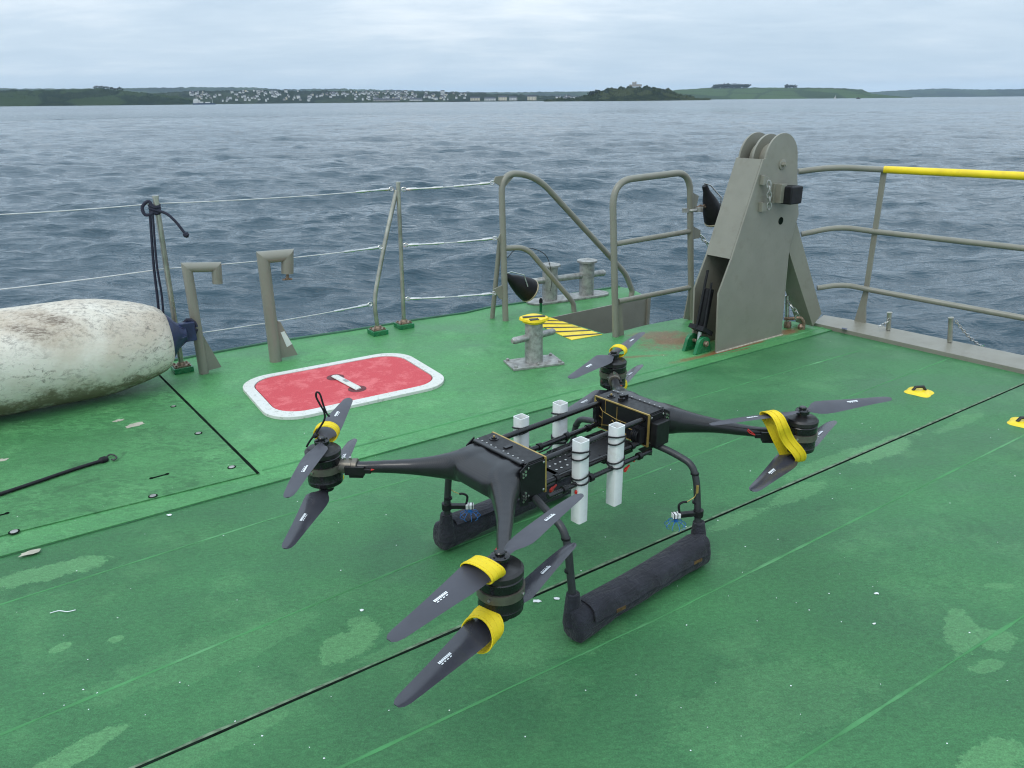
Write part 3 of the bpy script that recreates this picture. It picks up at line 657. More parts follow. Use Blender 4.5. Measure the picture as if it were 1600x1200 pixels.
# ------------------------------------------------------------------ fender
FA = at(184, 627); FD = Vector((math.cos(math.radians(33)), math.sin(math.radians(33)), 0)); FR = .295
side = Vector((FD.y, -FD.x, 0))
fc = FA - side*FR*.42 + Vector((0, 0, FR+.012))
fc = Vector((fc.x, fc.y, FR+.015))
t = bpy.data.objects.new('fender', None); COL.objects.link(t); t.matrix_basis = Matrix.Translation(fc) @ Matrix.Rotation(math.radians(33), 4, 'Z')
tag(t, 'big scuffed white inflatable fender lying on the deck at the left', 'fender')
mb = MB(); mb.dummy = 0; prof = [(.02, -2.35), (.12, -2.33), (.22, -2.25), (.29, -2.12), (FR, -1.95)]+[(FR*(1+.012*math.sin(i*1.7)), -1.8+i*.16) for i in range(10)]+[(FR*.985, -.10), (FR*.955, .0), (FR*.90, .09), (FR*.83, .175), (FR*.75, .245), (FR*.67, .30), (FR*.58, .335), (FR*.46, .355), (.09, .36)]
mb.lathe(prof, axis=(1, 0, 0), n=72)
for v in mb.v:                                    # sagging, dented skin
    k = noise.noise(Vector((v.x*2.1, v.y*3, v.z*3)))*.018; rad = Vector((0, v.y, v.z)); 
    if rad.length > .05: v += rad.normalized()*k
    if v.z < -FR*.93: v.z = -FR*.93-.0*(v.z)
    d1 = math.exp(-((v.x+.55)/.32)**2-((v.y+.13)/.12)**2)*(1 if v.z > .1 else 0); v.z -= .035*d1
for (x, y) in ((85, 497), (52, 516)):
    d_ = ray(x, y); o_ = t.matrix_basis.inverted()@CAM; d_ = t.matrix_basis.inverted().to_3x3()@d_
    A_ = d_.y**2+d_.z**2; B_ = 2*(o_.y*d_.y+o_.z*d_.z); C_ = o_.y**2+o_.z**2-FR**2; q_ = (-B_-math.sqrt(max(0, B_*B_-4*A_*C_)))/(2*A_); h_ = o_+d_*q_; RUB.append(tuple(h_))
M['fender'] = m_fender()
ob = mb.build('skin', M['fender'], t, False, 60)
mb = MB(); mb.lathe([(FR*.50, .33), (FR*.46, .360), (.085, .40), (.050, .44), (.045, .455), (.02, .46)], axis=(1, 0, 0), n=24)
for q in range(6):
    a = q*math.pi/3; mb.prism([(.33, math.cos(a)*.135, math.sin(a)*.135), (.45, math.cos(a)*.05, math.sin(a)*.05), (.33, math.cos(a)*.05, math.sin(a)*.05)], (0, -.012*math.sin(a), .012*math.cos(a)))
mb.box((.465, 0, .01), (.09, .04, .12)); mb.build('end_cap', M['navy'], t, False, bevel=.006)
mb = MB(); mb.tube([(.485+.035*math.cos(a), -.0+.03*math.sin(a*.5), .03+.05*math.sin(a)) for a in [i*.6 for i in range(11)]], .012, 8); mb.build('eye_rope', M['rope'], t, False)

# ------------------------------------------------------------------ stanchions, wires
def foot(mb, b, s_=.085, h=.035, mi=0):
    mb.box((b.x, b.y, .008+h/2), (s_, s_, h), Matrix.Rotation(DD, 3, 'Z'), mi)
def stanchion(base, tops, r, label, extra=None):
    t = thing('stanchion', label, 'stanchion', (base.x, base.y, .008), 0, 'polished stanchions of the wire fence')
    mb = MB(); foot(mb, base, .12, .035); mb.build('base_block', M['greenfit'], t, bevel=.003)
    mb = MB(); mb.box((base.x, base.y, .047), (.10, .085, .007), Matrix.Rotation(DD, 3, 'Z')); mb.lathe([(.03, 0), (.022, .02)], (base.x, base.y, .05), n=14)
    for sx in (-1, 1):
        for sy in (-1, 1):
            q = Matrix.Rotation(DD, 3, 'Z')@Vector((sx*.038, sy*.03, 0)); mb.cyl((base.x+q.x, base.y+q.y, .05), (base.x+q.x, base.y+q.y, .060), .007, 8)
    mb.build('base_plate', M['rust'], t)
    mb = MB(); mb.tube(tops, r, 12); mb.lathe([(r*1.15, 0), (r*1.15, .012), (.001, .013)], tops[-1], tops[-1]-tops[-2], 12); mb.build('post', M['brass'], t)
    return t
S0b = at(284, 572, .04); S0t = upr(243, 309, S0b)
stanchion(S0b, [S0b, S0t], .017, 'single polished stanchion with a navy rope, behind the white fender')
S1b = at(631, 503, .05); S1t = upr(622, 287, S1b)
stanchion(S1b, [S1b, S1t], .016, 'straight upright stanchion in the middle of the wire fence')
S2b = at(590, 513, .05); PL = (S1b, S2b)
pa = onp(584, 470, S1b, S2b); pb = onp(602, 375, S1b, S2b); pc_ = onp(619, 300, S1b, S2b)
stanchion(S2b, fil([S2b, pa, pb, pc_], .12), .016, 'bent stanchion leaning against the top of the straight one')
# gate one posts (needed by wires)
G1 = at(790, 501, .008); G1e = at(986, 463, .008)
g1 = lambda x, y: onp(x, y, G1, G1e)
W1 = g1(772, 285); W2 = g1(776, 372); W3 = g1(775, 458)
L0 = Vector((-3.6, 3.85, 0))
def wire(pts, label, screws, sag=.0):
    a, b = pts[0], pts[-1]; path = []
    for i in range(len(pts)-1):
        for j in range(12):
            q = j/12; p = pts[i].lerp(pts[i+1], q); p = p-Vector((0, 0, sag*4*q*(1-q))); path.append(p)
    path.append(pts[-1])
    t = thing('guard_wire', label, 'wire', a, 0, 'wires of the deck edge fence')
    mb = MB(); mb.tube(path, .0030, 6); mb.build('cable', M['wirem'], t)
    for (e, nx) in screws:
        pth = path if (path[0]-e).length < (path[-1]-e).length else path[::-1]; acc = [0]
        for i in range(1, len(pth)): acc.append(acc[-1]+(pth[i]-pth[i-1]).length)
        def on(d):
            i = max(j for j in range(len(acc)-1) if acc[j] <= d); return pth[i].lerp(pth[i+1], (d-acc[i])/max(1e-6, acc[i+1]-acc[i]))
        mb = MB(); mb.tube([on(q) for q in (.03, .045, .10, .115, .22, .235, .30)], [.007, .011, .011, .007, .007, .010, .007], 8)
        d = (on(.03)-on(0)).normalized(); c_ = on(.015); mb.tube([c_+d*math.cos(a_)*.018+Vector((0, 0, math.sin(a_)*.014)) for a_ in [k*.7854 for k in range(8)]], .0045, 6, closed=True)
        mb.build('turnbuckle', M['steel'], t)
leftp = lambda x, y, P0: onp(x, y, P0, L0)
for (y0, y1, hitx, yy, r2, y2e, lab) in ((332, 318, 243, 296, (628, 296), W1, 'top'), (449, 420, 255, 387, (631, 383), W2, 'middle'), (572, 517, 283, 477, (634, 467), W3, 'lowest')):
    sp = onp(hitx, y1 if lab != 'lowest' else 524, S0b, (S0b.x+1, S0b.y+.8, 0))
    e = {'top': upr(614, 295, S1b), 'middle': onp(597, 386, S1b, S2b), 'lowest': onp(581, 475, S1b, S2b)}[lab]
    zl = sp.z; st = Vector((-3.45, 3.98, 0)); q = leftp(0, y0, S0b)
    q2 = sp+(q-sp)*1.6
    wire([q2, sp, e], lab+' wire of the fence left of the leaning stanchion', [(e, sp)], .012)
    e2 = upr(r2[0], r2[1], S1b)
    wire([e2, y2e], lab+' wire between the upright stanchion and the curved handrail', [(e2, y2e), (y2e, e2)], .007)
# navy rope tied on the stanchion
t = thing('rope', 'navy blue rope knotted round the top of the left stanchion', 'rope', S0b)
k0 = upr(240, 322, S0b)
mb = MB()
for dz in (0, .018, .036): mb.tube([k0+Vector((.026*math.cos(a), .026*math.sin(a), -dz+.006*math.sin(2*a)))+Vector((.005, 0, 0)) for a in [i*.5236 for i in range(12)]], .011, 8, closed=True)
mb.tube(cr([upr(243, 330, S0b)-Vector((0, .03, 0)), upr(233, 334, S0b)-Vector((0, .05, 0)), upr(227, 322, S0b)-Vector((0, .04, 0)), upr(235, 314, S0b)-Vector((0, .02, 0))], 5, True), .010, 8)
mb.build('knot', M['rope'], t)
mb = MB(); v0 = Vector((0, -.02, 0)); mb.tube(cr([upr(246, 328, S0b)+v0, upr(262, 333, S0b)+v0, upr(276, 345, S0b)+v0, upr(288, 360, S0b)+v0, upr(293, 366, S0b)+v0], 6), .009, 8)
mb.lathe([(.004, 0), (.017, .008), (.018, .024), (.006, .036)], upr(290, 362, S0b)+v0, upr(294, 368, S0b)-upr(290, 362, S0b), 10); mb.build('loose_end', M['rope'], t)
mb = MB()
for dx in (0, 7): mb.tube(cr([upr(239+dx*.6, 334, S0b)+v0*2, upr(245+dx*.7, 410, S0b)+v0*2.3, upr(250+dx, 460, S0b)+v0*2, upr(256+dx*.8, 520, S0b)+v0*1.5, upr(272, 560, S0b)+v0], 8), .0085 if dx == 0 else .007, 8)
mb.build('hanging_line', M['rope'], t)

# ------------------------------------------------------------------ hook posts
def hook(base, top, arm, drop, gp, r, label, pin=False, sticker=None):
    base = Vector(base); t = thing('hook_post', label, 'post', base, 0, 'grey steel hook posts at the deck edge'); Q = (base.x+math.cos(math.radians(28)), base.y+math.sin(math.radians(28)), 0)
    f = lambda p: onp(p[0], p[1], base, Q)
    a, b, c = f(top), f(arm), f(drop)
    mb = MB()
    def mitre(P0, P1, P2, P3):
        d0 = (P1-P0).normalized(); d1 = (P2-P1).normalized(); d2 = (P3-P2).normalized(); n = 16
        side_ = d0.cross(d1).normalized()
        def ringat(pt_, d, plane):            # tube of direction d cut by plane with normal 'plane'
            x = side_; y = d.cross(x).normalized(); out = []
            for i in range(n):
                q = 2*math.pi*i/n; v = x*math.cos(q)*r+y*math.sin(q)*r; k_ = -(v.dot(plane))/d.dot(plane); out.append(pt_+v+d*k_)
            return out
        pl1 = (d0+d1).normalized(); pl2 = (d1+d2).normalized()
        mb.loft([ringat(P0, d0, d0), ringat(P1, d0, pl1)]); mb.loft([ringat(P1, d1, pl1), ringat(P2, d1, pl2)]); mb.loft([ringat(P2, d2, pl2), ringat(P3, d2, d2)])
    mitre(base, a, b, c); mb.build('pipe', M['grey'], t, smooth=30)
    nn = Vector((Q[1]-base.y, -(Q[0]-base.x), 0)).normalized()*.006
    mb = MB(); g = [f(p) for p in gp]; mb.prism([q-nn for q in g], nn*2); gus = mb.build('gusset', M['grey'], t)
    if pin:
        mb = MB(); d = (c-b).normalized(); mb.cyl(c-d*.01, c+d*.045, .010, 10); mb.cyl(c+d*.04-Vector((.03, .01, 0)), c+d*.04+Vector((.03, .01, 0)), .006, 8); mb.lathe([(.017, 0), (.017, .008)], c+d*.03, d, 10); mb.build('pin', M['rust'], t)
    if sticker:
        mb = MB(); s_ = [f(p)+nn*1.25 for p in sticker]; mb.prism(s_, nn.normalized()*.001); mb.build('sticker', M['sticker'], gus)
    return t
hook(at(319, 583, .008), (292, 418), (338, 417), (340, 443), [(313, 582), (346, 573), (314, 518), (303, 516), (309, 560)], .031, 'shorter hook post beside the fender end')
hook(at(431, 564, .008), (411, 402), (449, 399), (449, 427), [(425, 562), (465, 554), (438, 503), (428, 499), (424, 520)], .040, 'taller hook post with a white sticker and a hanging pin', True, [(438, 519), (444, 517), (456, 537), (448, 542)])

# ------------------------------------------------------------------ gate one (curved handrail)
t = thing('handrail', 'grey curved handrail sloping down on the left of the boarding gap', 'handrail', G1)
mb = MB(); mb.tube(fil([G1-Vector((0, 0, .01)), g1(783, 268), g1(838, 275), g1(978, 428), g1(988, 455), g1(986, 463)], [.16, .18, .07, .03], 9), .024, 14)
mb.build('pipe', M['grey'], t)
E2 = at(897, 487, .008); g1b = lambda x, y: onp(x, y, G1, E2)
mb = MB(); mb.tube(fil([g1b(788, 388), g1b(822, 386), g1b(888, 463), g1b(896, 474), E2], [.09, .05, .03], 7), .021, 12); mb.build('lower_pipe', M['grey'], t)
B1 = at(769, 497, .008); mb = MB(); mb.tube([B1, onp(781, 376, B1, G1)], .019, 12); mb.build('brace', M['grey'], t)
nn = Vector((G1e.y-G1.y, -(G1e.x-G1.x), 0)).normalized()*.005
for pp, nm in (([(771, 284), (774, 276), (806, 272), (786, 295), (782, 291)], 'wire_lug'), ([(777, 374), (783, 362), (788, 380), (784, 386)], 'wire_lug'), ([(771, 452), (788, 444), (788, 470), (780, 466)], 'wire_lug')):
    mb = MB(); mb.prism([g1(*q)-nn for q in pp], nn*2); mb.build(nm, M['grey'], t)
mb = MB(); mb.tube(cr([g1b(793, 403), g1b(806, 390), g1b(830, 388), g1b(852, 398), g1b(860, 418), g1b(862, 440), g1b(860, 455)], 6), .003, 6)
mb.build('thin_cable', M['black'], t)
# lamp bell
def bell(name, top, bot, r, label, chain=None):
    top = Vector(top); bot = Vector(bot); ax = bot-top; L_ = ax.length; t = thing(name, label, 'lifebuoy light', bot, 0, 'black cone lights hung on the rails')
    mb = MB(); mb.lathe([(r*.22, 0), (r*.28, L_*.06), (r*.30, L_*.16), (r*.55, L_*.36), (r*.86, L_*.68), (r, L_*.93), (r*.97, L_)], top, ax, 24); mb.build('shade', M['rubber'], t)
    mb = MB(); mb.lathe([(r*.985, L_*.965), (r*1.03, L_*.985), (r*.98, L_*1.02), (r*.8, L_*1.03)], top, ax, 24); mb.build('rim_band', mat('beige_rim', (.35, .30, .2), .6), t)
    mb = MB(); d = ax.normalized(); s_ = d.cross(Vector((0, 1, 0))).normalized(); s_ = s_ if s_.z > 0 else -s_
    mb.tube([top-d*.02, top+d*.02+s_*r*.5, top+ax*.45+s_*r*.95-Vector((0, .05, 0)), top+ax*.78+s_*r*.4-Vector((0, r, 0))], .0045, 6); mb.build('clip', M['steel'], t)
    return t
bq = Vector((G1.x+.05, G1.y+.12, 0))
bell('cone_light', onp(790, 434, G1, G1e)+Vector((0, .08, 0)), onp(828, 458, G1, G1e)+Vector((0, .08, 0)), .098, 'black cone light lying low behind the curved handrail')
# small green post
q = at(845, 487, .008); t = thing('vent_post', 'thin green post with a black cap beside the twin bollards', 'post', q)
mb = MB(); mb.cyl(q, q+Vector((0, 0, .075)), .011, 12); mb.build('stem', M['greenfit'], t); mb = MB(); mb.lathe([(.015, 0), (.015, .025), (.007, .04)], q+Vector((0, 0, .075)), n=12); mb.build('cap', M['rubber'], t)

# ------------------------------------------------------------------ bollards
tb = (at(859, 472), at(916, 464)); d = (tb[1]-tb[0]).normalized(); s_ = Vector((-d.y, d.x, 0))
t = thing('twin_bollard', 'galvanised twin bollards with a crossbar on the far corner of the deck', 'bollard', tb[0])
mb = MB(); a = tb[0]-d*.12; b = tb[1]+d*.12; ring = []
for c_, a0 in ((b, -90), (a, 90)):
    for i in range(9): q = math.radians(a0+180*i/8); ring.append(c_+d*.10*math.cos(q)+s_*.10*math.sin(q)+Vector((0, 0, .008)))
mb.prism(ring, (0, 0, .018)); mb.build('base_plate', M['galv'], t, bevel=.003)
for i, c_ in enumerate(tb):
    c_ = Vector((c_.x, c_.y, .026)); mb = MB(); mb.lathe([(.066, 0), (.066, .30), (.09, .305), (.09, 0.290), (.02, .322)], c_, n=28); mb.build('post', M['galv'], t, smooth=40)
mb = MB(); a = tb[0]-d*.18+Vector((0, 0, .20)); b = tb[1]+d*.19+Vector((0, 0, .20)); mb.tube([a, a+d*.012, b-d*.012, b], [.020, .028, .028, .020], 16); mb.build('crossbar', M['galv'], t)
q = at(834, 568, .008); t = thing('bollard', 'single galvanised cross bollard with a yellow top on the near deck', 'bollard', q)
ab = math.radians(12); R = Matrix.Rotation(ab, 3, 'Z')
mb = MB(); mb.box(q+Vector((0, 0, .008)), (.36, .20, .016), Matrix.Rotation(math.radians(20), 3, 'Z'))
for sx in (-1, 0, 1):
    for sy in (-1, 1): e = Matrix.Rotation(math.radians(20), 3, 'Z')@Vector((sx*.155, sy*.08, 0)); mb.lathe([(.011, 0), (.011, .012), (.004, .016)], q+e+Vector((0, 0, .016)), n=8)
mb.build('base_plate', M['galv'], t, bevel=.003)
mb = MB(); mb.lathe([(.062, 0), (.060, .02), (.058, .272)], q+Vector((0, 0, .016)), n=28); mb.build('post', M['galv'], t)
d = Vector((math.cos(math.radians(38)), math.sin(math.radians(38)), 0)); z = Vector((0, 0, .19))
mb = MB(); mb.tube([q-d*.18+z, q-d*.165+z, q-d*.05+z], [.014, .023, .023], 14); mb.tube([q+d*.05+z, q+d*.165+z, q+d*.18+z], [.023, .023, .014], 14); mb.build('crossbar', M['galv'], t)
mb = MB(); rg = [[q+Vector((math.cos(a)*r*(1+.07*math.cos(4*a)), math.sin(a)*r*(1+.07*math.cos(4*a)), zz)) for a in [i*math.pi/18 for i in range(36)]] for r, zz in ((.07, 0.286), (.088, .318), (.091, 0.304), (.084, 0.318), (.02, 0.321))]
mb.loft(rg); tp = mb.build('cap', M['yellow'], t); mb = MB(); mb.box(q+Vector((.0, -.062, .312)), (.06, .04, .022), R); mb.box(q+Vector((.0, 0, .323)), (.15, .03, .004), R); mb.build('black_band', M['black'], tp, bevel=.003)

# ------------------------------------------------------------------ gate two
G2 = at(962, 526, .008); G2e = at(1080, 499, .008); g2 = lambda x, y: onp(x, y, G2, G2e)
t = thing('guard_rail', 'grey three-bar guard rail on the right of the boarding gap', 'railing', G2)
mb = MB(); mb.tube(fil([G2, g2(957, 283), g2(1078, 268), g2(1080, 499)], [.18, .15], 9), .024, 14); mb.build('pipe', M['grey'], t)
for (a, b) in (((962, 381), (1080, 361)), ((966, 471), (1078, 449))): mb = MB(); mb.tube([g2(*a), g2(*b)], .020, 12); mb.build('rail', M['grey'], t)
nn = Vector((G2e.y-G2.y, -(G2e.x-G2.x), 0)).normalized()*.006
for pp in ([(957, 467), (970, 472), (975, 530), (962, 524)], [(1079, 440), (1087, 450), (1090, 501), (1068, 498)], [(1080, 300), (1091, 306), (1086, 330), (1080, 330)], [(1080, 352), (1094, 360), (1092, 372), (1080, 374)]):
    mb = MB(); mb.prism([g2(*q_)-nn for q_ in pp], nn*2); mb.build('gusset', M['grey'], t)
c_ = g2(1081, 328); mb = MB(); mb.tube([c_+Vector((.031*math.cos(a), .031*math.sin(a), 0)) for a in [i*.5236 for i in range(12)]], .012, 8, closed=True); mb.box(c_+Vector((-.05, -.02, 0)), (.05, .02, .03)); mb.box(c_+Vector((.055, .02, 0)), (.06, .03, .035)); mb.build('clamp', M['galv'], t)
def chain(name, pts, label, mats=None, r=.004, ll=.03, parent=None, grp=None):
    pth = cr(pts, 14); L_ = 0; seg = [0]
    for i in range(1, len(pth)): L_ += (pth[i]-pth[i-1]).length; seg.append(L_)
    n = max(2, int(L_/(ll*.72))); mb = MB()
    for k_ in range(n):
        s0 = L_*(k_+.5)/n; i = max(j for j in range(len(seg)) if seg[j] <= s0); i = min(i, len(pth)-2); p = pth[i].lerp(pth[i+1], (s0-seg[i])/max(1e-6, seg[i+1]-seg[i])); d = (pth[i+1]-pth[i]).normalized()
        a = Vector((0, 0, 1)) if abs(d.z) < .8 else Vector((1, 0, 0)); x = d.cross(a).normalized(); y = d.cross(x); w = x if k_ % 2 else y
        mb.tube([p+d*math.cos(q_)*ll/2+w*math.sin(q_)*ll*.28 for q_ in [j*math.pi/5 for j in range(10)]], r, 6, closed=True)
    o = mb.build(name, mats or M['steel'], parent)
    if parent is None: base_at(o, pts[0]); tag(o, label, 'chain', grp)
    return o
bv = Vector((0, -.0, 0))
bell('cone_light', g2(1101, 290), g2(1118, 344), .085, 'black cone light hanging on chains between guard rail and gantry')
chain('chain', [g2(1085, 325), g2(1100, 322), g2(1114, 332), g2(1133, 318)], 'rusty chain holding the cone light beside the gantry', M['rust'], .0045, .034)
chain('chain', [g2(1090, 362), g2(1103, 378), g2(1110, 384)], 'short steel chain below the cone light at the guard rail', M['steel'], .006, .05)

# ------------------------------------------------------------------ gantry
K0, K1 = at(1119, 551, .008), at(1221, 523, .008); kp = lambda x, y: onp(x, y, K0, K1)
gdv = (K1-K0).normalized(); gn = Vector((-gdv.y, gdv.x, 0)); GW = .21
t = thing('gantry_post', 'tall grey A-shaped steel gantry post with rounded sheave head', 'gantry', K0)
ctr = kp(1219, 246); prof = [K0, kp(1123, 459), kp(1143, 405), kp(1193, 249)]
tl = kp(1196, 250); tr_ = kp(1246, 250); Rr = (tr_-tl).length/2; cc = (tl+tr_)/2
arc = [cc+gdv*(-Rr*math.cos(a))+Vector((0, 0, Rr*math.sin(a))) for a in [math.pi*(i+.5)/16*1.0 for i in range(16)]]
cheek = prof+arc+[kp(1246, 275), kp(1248, 335), kp(1234, 384), K1]
th = .014
mb = MB(); mb.prism(cheek, gn*th); mb.build('cheek_plate', M['grey'], t, bevel=.002)
mb = MB(); mb.prism([p_+gn*GW for p_ in cheek], gn*th); mb.build('cheek_plate', M['grey'], t, bevel=.002)
mb = MB()
c1, c2 = kp(1193, 249), kp(1143, 405)
fd = (c2-c1).normalized()
mb.prism([c1+gn*th-gdv*.001, c2+gn*th-gdv*.001, c2+gn*(GW)-gdv*.001, c1+gn*(GW)-gdv*.001], gdv*.012); mb.build('front_plate', M['grey'], t)
mb = MB(); mb.prism([K1+gn*th-gdv*.014, kp(1234, 384)+gn*th-gdv*.014, kp(1234, 384)+gn*GW-gdv*.014, K1+gn*GW-gdv*.014], gdv*.012); mb.build('rear_plate', M['grey'], t)
for f_ in (.50,):
    mb = MB(); mb.lathe([(Rr*.95, 0), (Rr*.95, .016), (Rr*.80, .028), (Rr*.80, .050), (Rr*.95, .062), (Rr*.95, .078)][:2], cc+gn*GW*f_, gn, 36); mb.lathe([(Rr*.6, -.07), (Rr*.6, .08)], cc+gn*GW*f_, gn, 30); mb.build('sheave', M['grey'], t)
mb = MB(); b0 = kp(1222, 257); mb.lathe([(.034, 0), (.034, .006), (.028, .008)], b0, -gn, 24); mb.lathe([(.017, 0), (.017, .022)], b0-gn*.006, -gn, 6); mb.lathe([(.010, .02), (.010, .03)], b0-gn*.006, -gn, 12); mb.build('axle_bolt', M['grey'], t)
mb = MB(); mb.lathe([(.026, 0), (.026, .0012)], kp(1220, 345), -gn, 20); mb.build('hole', M['groove'], t)
# fender block on bracket
bp = kp(1209, 302); mb = MB(); Rg = Matrix((gdv, gn, Vector((0, 0, 1)))).transposed()
mb.box(bp-gn*.006, (.035, .012, .13), Rg); mb.box(bp+gdv*.032-gn*.030, (.06, .05, .125), Rg); mb.build('bracket', M['grey'], t, bevel=.002)
mb = MB(); mb.box(kp(1223, 303)-gn*.060, (.125, .11, .118), Rg); mb.build('rubber_block', M['rubber'], t, bevel=.012)
for (x, y) in ((1192, 280), (1190, 322)):
    q = kp(x, y); mb = MB(); mb.prism([q+gdv*(-.03)+Vector((0, 0, .03)), q+gdv*(-.03)+Vector((0, 0, -.035)), q+gdv*.02+Vector((0, 0, -.03)), q+gdv*.03+Vector((0, 0, .01))], gdv*.0-gn*.03); mb.build('lug', M['grey'], t, bevel=.003)
chain('safety_chain', [kp(1194, 283)-gn*.035, kp(1194, 300)-gn*.04, kp(1195, 325)-gn*.035], None, M['galv'], .006, .05, parent=t)
mb = MB(); mb.tube([K0-gn*.004-gdv*.005, K1-gn*.004+gdv*.005], .007, 8); mb.build('weld_bead', mat('pale_weld', (.34, .31, .24), .6, var=.25, sc=40), t)
# strut
Lb0, Lb1 = at(1270, 510, .02), at(1285, 492, .02)
J0, J1 = kp(1234, 384)+gn*.03, kp(1247, 336)+gn*.03
sp_ = (Vector((Lb0.x, Lb0.y, 0)), Vector((Lb1.x, Lb1.y, 0)))
f1, f2 = kp(1234, 386)+gn*.02, kp(1246, 338)+gn*.02
dd = Vector((0, 0, 0)); mb = MB()
bk = (Vector((-gdv.y, gdv.x, 0))*.9-gdv*.0).normalized()
def slab(a, b, c, d, off): mb.prism([a, b, c, d], off)
Lc = upr(1284, 490, Lb0)
rings = []
tw = .02
A0, A1 = f1, f2; B0, B1 = Lb0, Lc
rings = [[A0, A1, A1+gn*.15, A0+gn*.15], [B0, B1, B1+gn*.15+Vector((0, 0, 0)), B0+gn*.15]]
mb.loft(rings); mb.build('strut', M['grey'], t, bevel=.002)
# hydraulic ram in the slot
r0 = at(1092, 545, .06)+gn*.05; r0 = K0-gdv*.075+gn*.10+Vector((0, 0, .07)); r1 = kp(1127, 456)+gn*.11
dr_ = (r1-r0).normalized()
mb = MB(); mb.tube([r0, r0+dr_*.10], .016, 12); mb.build('piston_rod', M['steel'], t)
mb = MB(); mb.tube([r0+dr_*.07, r0+dr_*.085, r1], [.032, .038, .038], 16); mb.tube([r0+dr_*.09-gdv*.05, r0+dr_*.5-gdv*.045], .009, 8); mb.box(r0+dr_*.085, (.11, .13, .03), Rg@Matrix.Rotation(.5, 3, 'Y')); mb.tube([r0+dr_*.1-gdv*.03-gn*.05, r0+dr_*.42-gdv*.03-gn*.04], .007, 8); mb.build('hydraulic_ram', M['rubber'], t)
for s__ in (-.055, .045):
    c_ = r0+gn*s__; pr_ = [c_+gdv*(.06*math.cos(a))+Vector((0, 0, .045*math.sin(a))) for a in [i*math.pi/12 for i in range(13)]]; zb = .006-c_.z
    pr_ += [c_-gdv*.085+Vector((0, 0, zb)), c_+gdv*.075+Vector((0, 0, zb))]
    mb = MB(); mb.prism(pr_, gn*.028); mb.build('clevis', M['greenfit'], t, bevel=.006)
mb = MB(); mb.lathe([(.020, 0), (.020, .018), (.012, .024)], r0-gn*.06, -gn, 14); mb.cyl(r0-gn*.05, r0+gn*.07, .012, 10); mb.build('clevis_pin', M['rust'], t)

# ------------------------------------------------------------------ coaming and stern rail
i0, i1, i2 = at(1270, 510), at(1310, 519), at(1600, 585)
ce = cdir*5
o0, o1, o2 = at(1287, 492, .05), at(1330, 499, .05), at(1600, 555, .05)
mb = MB()
inn = [i0, i1, i2, i2+ce]; ou = [Vector((q.x, q.y, 0)) for q in (o0, o1, o2, o2+ce)]
rings = []
for a, b in zip(inn, ou): rings.append([Vector((a.x, a.y, .001)), Vector((a.x, a.y, .030)), Vector((b.x, b.y, .05)), Vector((b.x, b.y, -.35)), Vector((a.x, a.y, -.35))])
mb.loft(rings); o = mb.build('coaming', M['grey'], smooth=25, bevel=.003); base_at(o, i1); tag(o, 'wide grey steel ledge along the stern edge of the green deck', 'deck ledge')
# small blue stain-like tag on ledge
q = at(1320, 513, .037); mb = MB(); mb.prism([at(1316, 512, .040), at(1324, 513.5, .040), at(1323, 515, .040), at(1315, 513.7, .040)], (0, 0, .001)); mb.build('blue_mark', M['navy'], o, world=True).location = (0, 0, 0)
RB = at(1345, 503, .05); Rd = (o2-o1).normalized(); Rd.z = 0
rp_ = lambda x, y: onp(x, y, RB, RB+Rd)
GQ = K1+gn*.30+gdv*.02; rq = lambda x, y: onp(x, y, RB, GQ)
t = thing('stern_railing', 'grey three-bar stern railing whose top bar is yellow', 'railing', RB)
mb = MB(); nn = Vector((-Rd.y, Rd.x, 0)).normalized()
tp = rp_(1381, 266); bt = Vector((RB.x, RB.y, .03)); w = .028; sgn = Rd*w
mb.prism([bt-Rd*.055, bt+Rd*.04, bt+(tp-bt)*.12+Rd*.020, tp+Rd*.020, tp-Rd*.020, bt+(tp-bt)*.22-Rd*.018], nn*.014); mb.build('post', M['grey'], t, bevel=.002)
def longrail(y0a, pts, mid, end, r, name='rail'):
    a = [rq(*q_) for q_ in pts]; b = rp_(*mid); e = rp_(*end); e2 = e+(e-b).normalized()*2.5
    mb = MB(); mb.tube(fil(a+[b], .12)+[e2], r, 12); return mb.build(name, M['grey'], t)
ra = [rq(1247, 268), rq(1305, 261)]; tpr = rp_(1382, 265); mb = MB(); mb.tube(fil(ra+[tpr], .15), .021, 14); mb.build('top_bar', M['grey'], t)
e = rp_(1600, 275); e2 = e+(e-tpr).normalized()*2.5; mb = MB(); mb.tube([tpr, e2], .0255, 14); tpo = mb.build('yellow_top_bar', M['yellow'], t)
longrail(0, [(1252, 366), (1310, 354)], (1368, 362), (1600, 388), .020); longrail(0, [(1277, 450), (1318, 444)], (1360, 453), (1600, 497), .020)
for (x, y0, y1, lab, cp) in ((1390, 488, 515, 'short steel pin left of the other pin on the stern ledge', [(1388, 497), (1380, 505), (1371, 509)]), (1486, 496, 534, 'short steel pin with a long chain on the stern ledge', [(1491, 500), (1500, 512), (1515, 528), (1536, 544)])):
    b = at(x-2, y1, .05); tp = upr(x, y0, b); q = thing('ledge_pin', lab, 'pin', b, 0, 'pins on the stern ledge')
    mb = MB(); mb.lathe([(.016, 0), (.016, (tp-b).length-.006), (.020, (tp-b).length-.005), (.020, (tp-b).length)], b, tp-b, 14); mb.build('rod', M['brass'], q)
    chain('chain', [upr(x2, y2, b)-Vector((0, .02, 0)) for x2, y2 in cp], None, M['steel'], .0035, .030, parent=q)
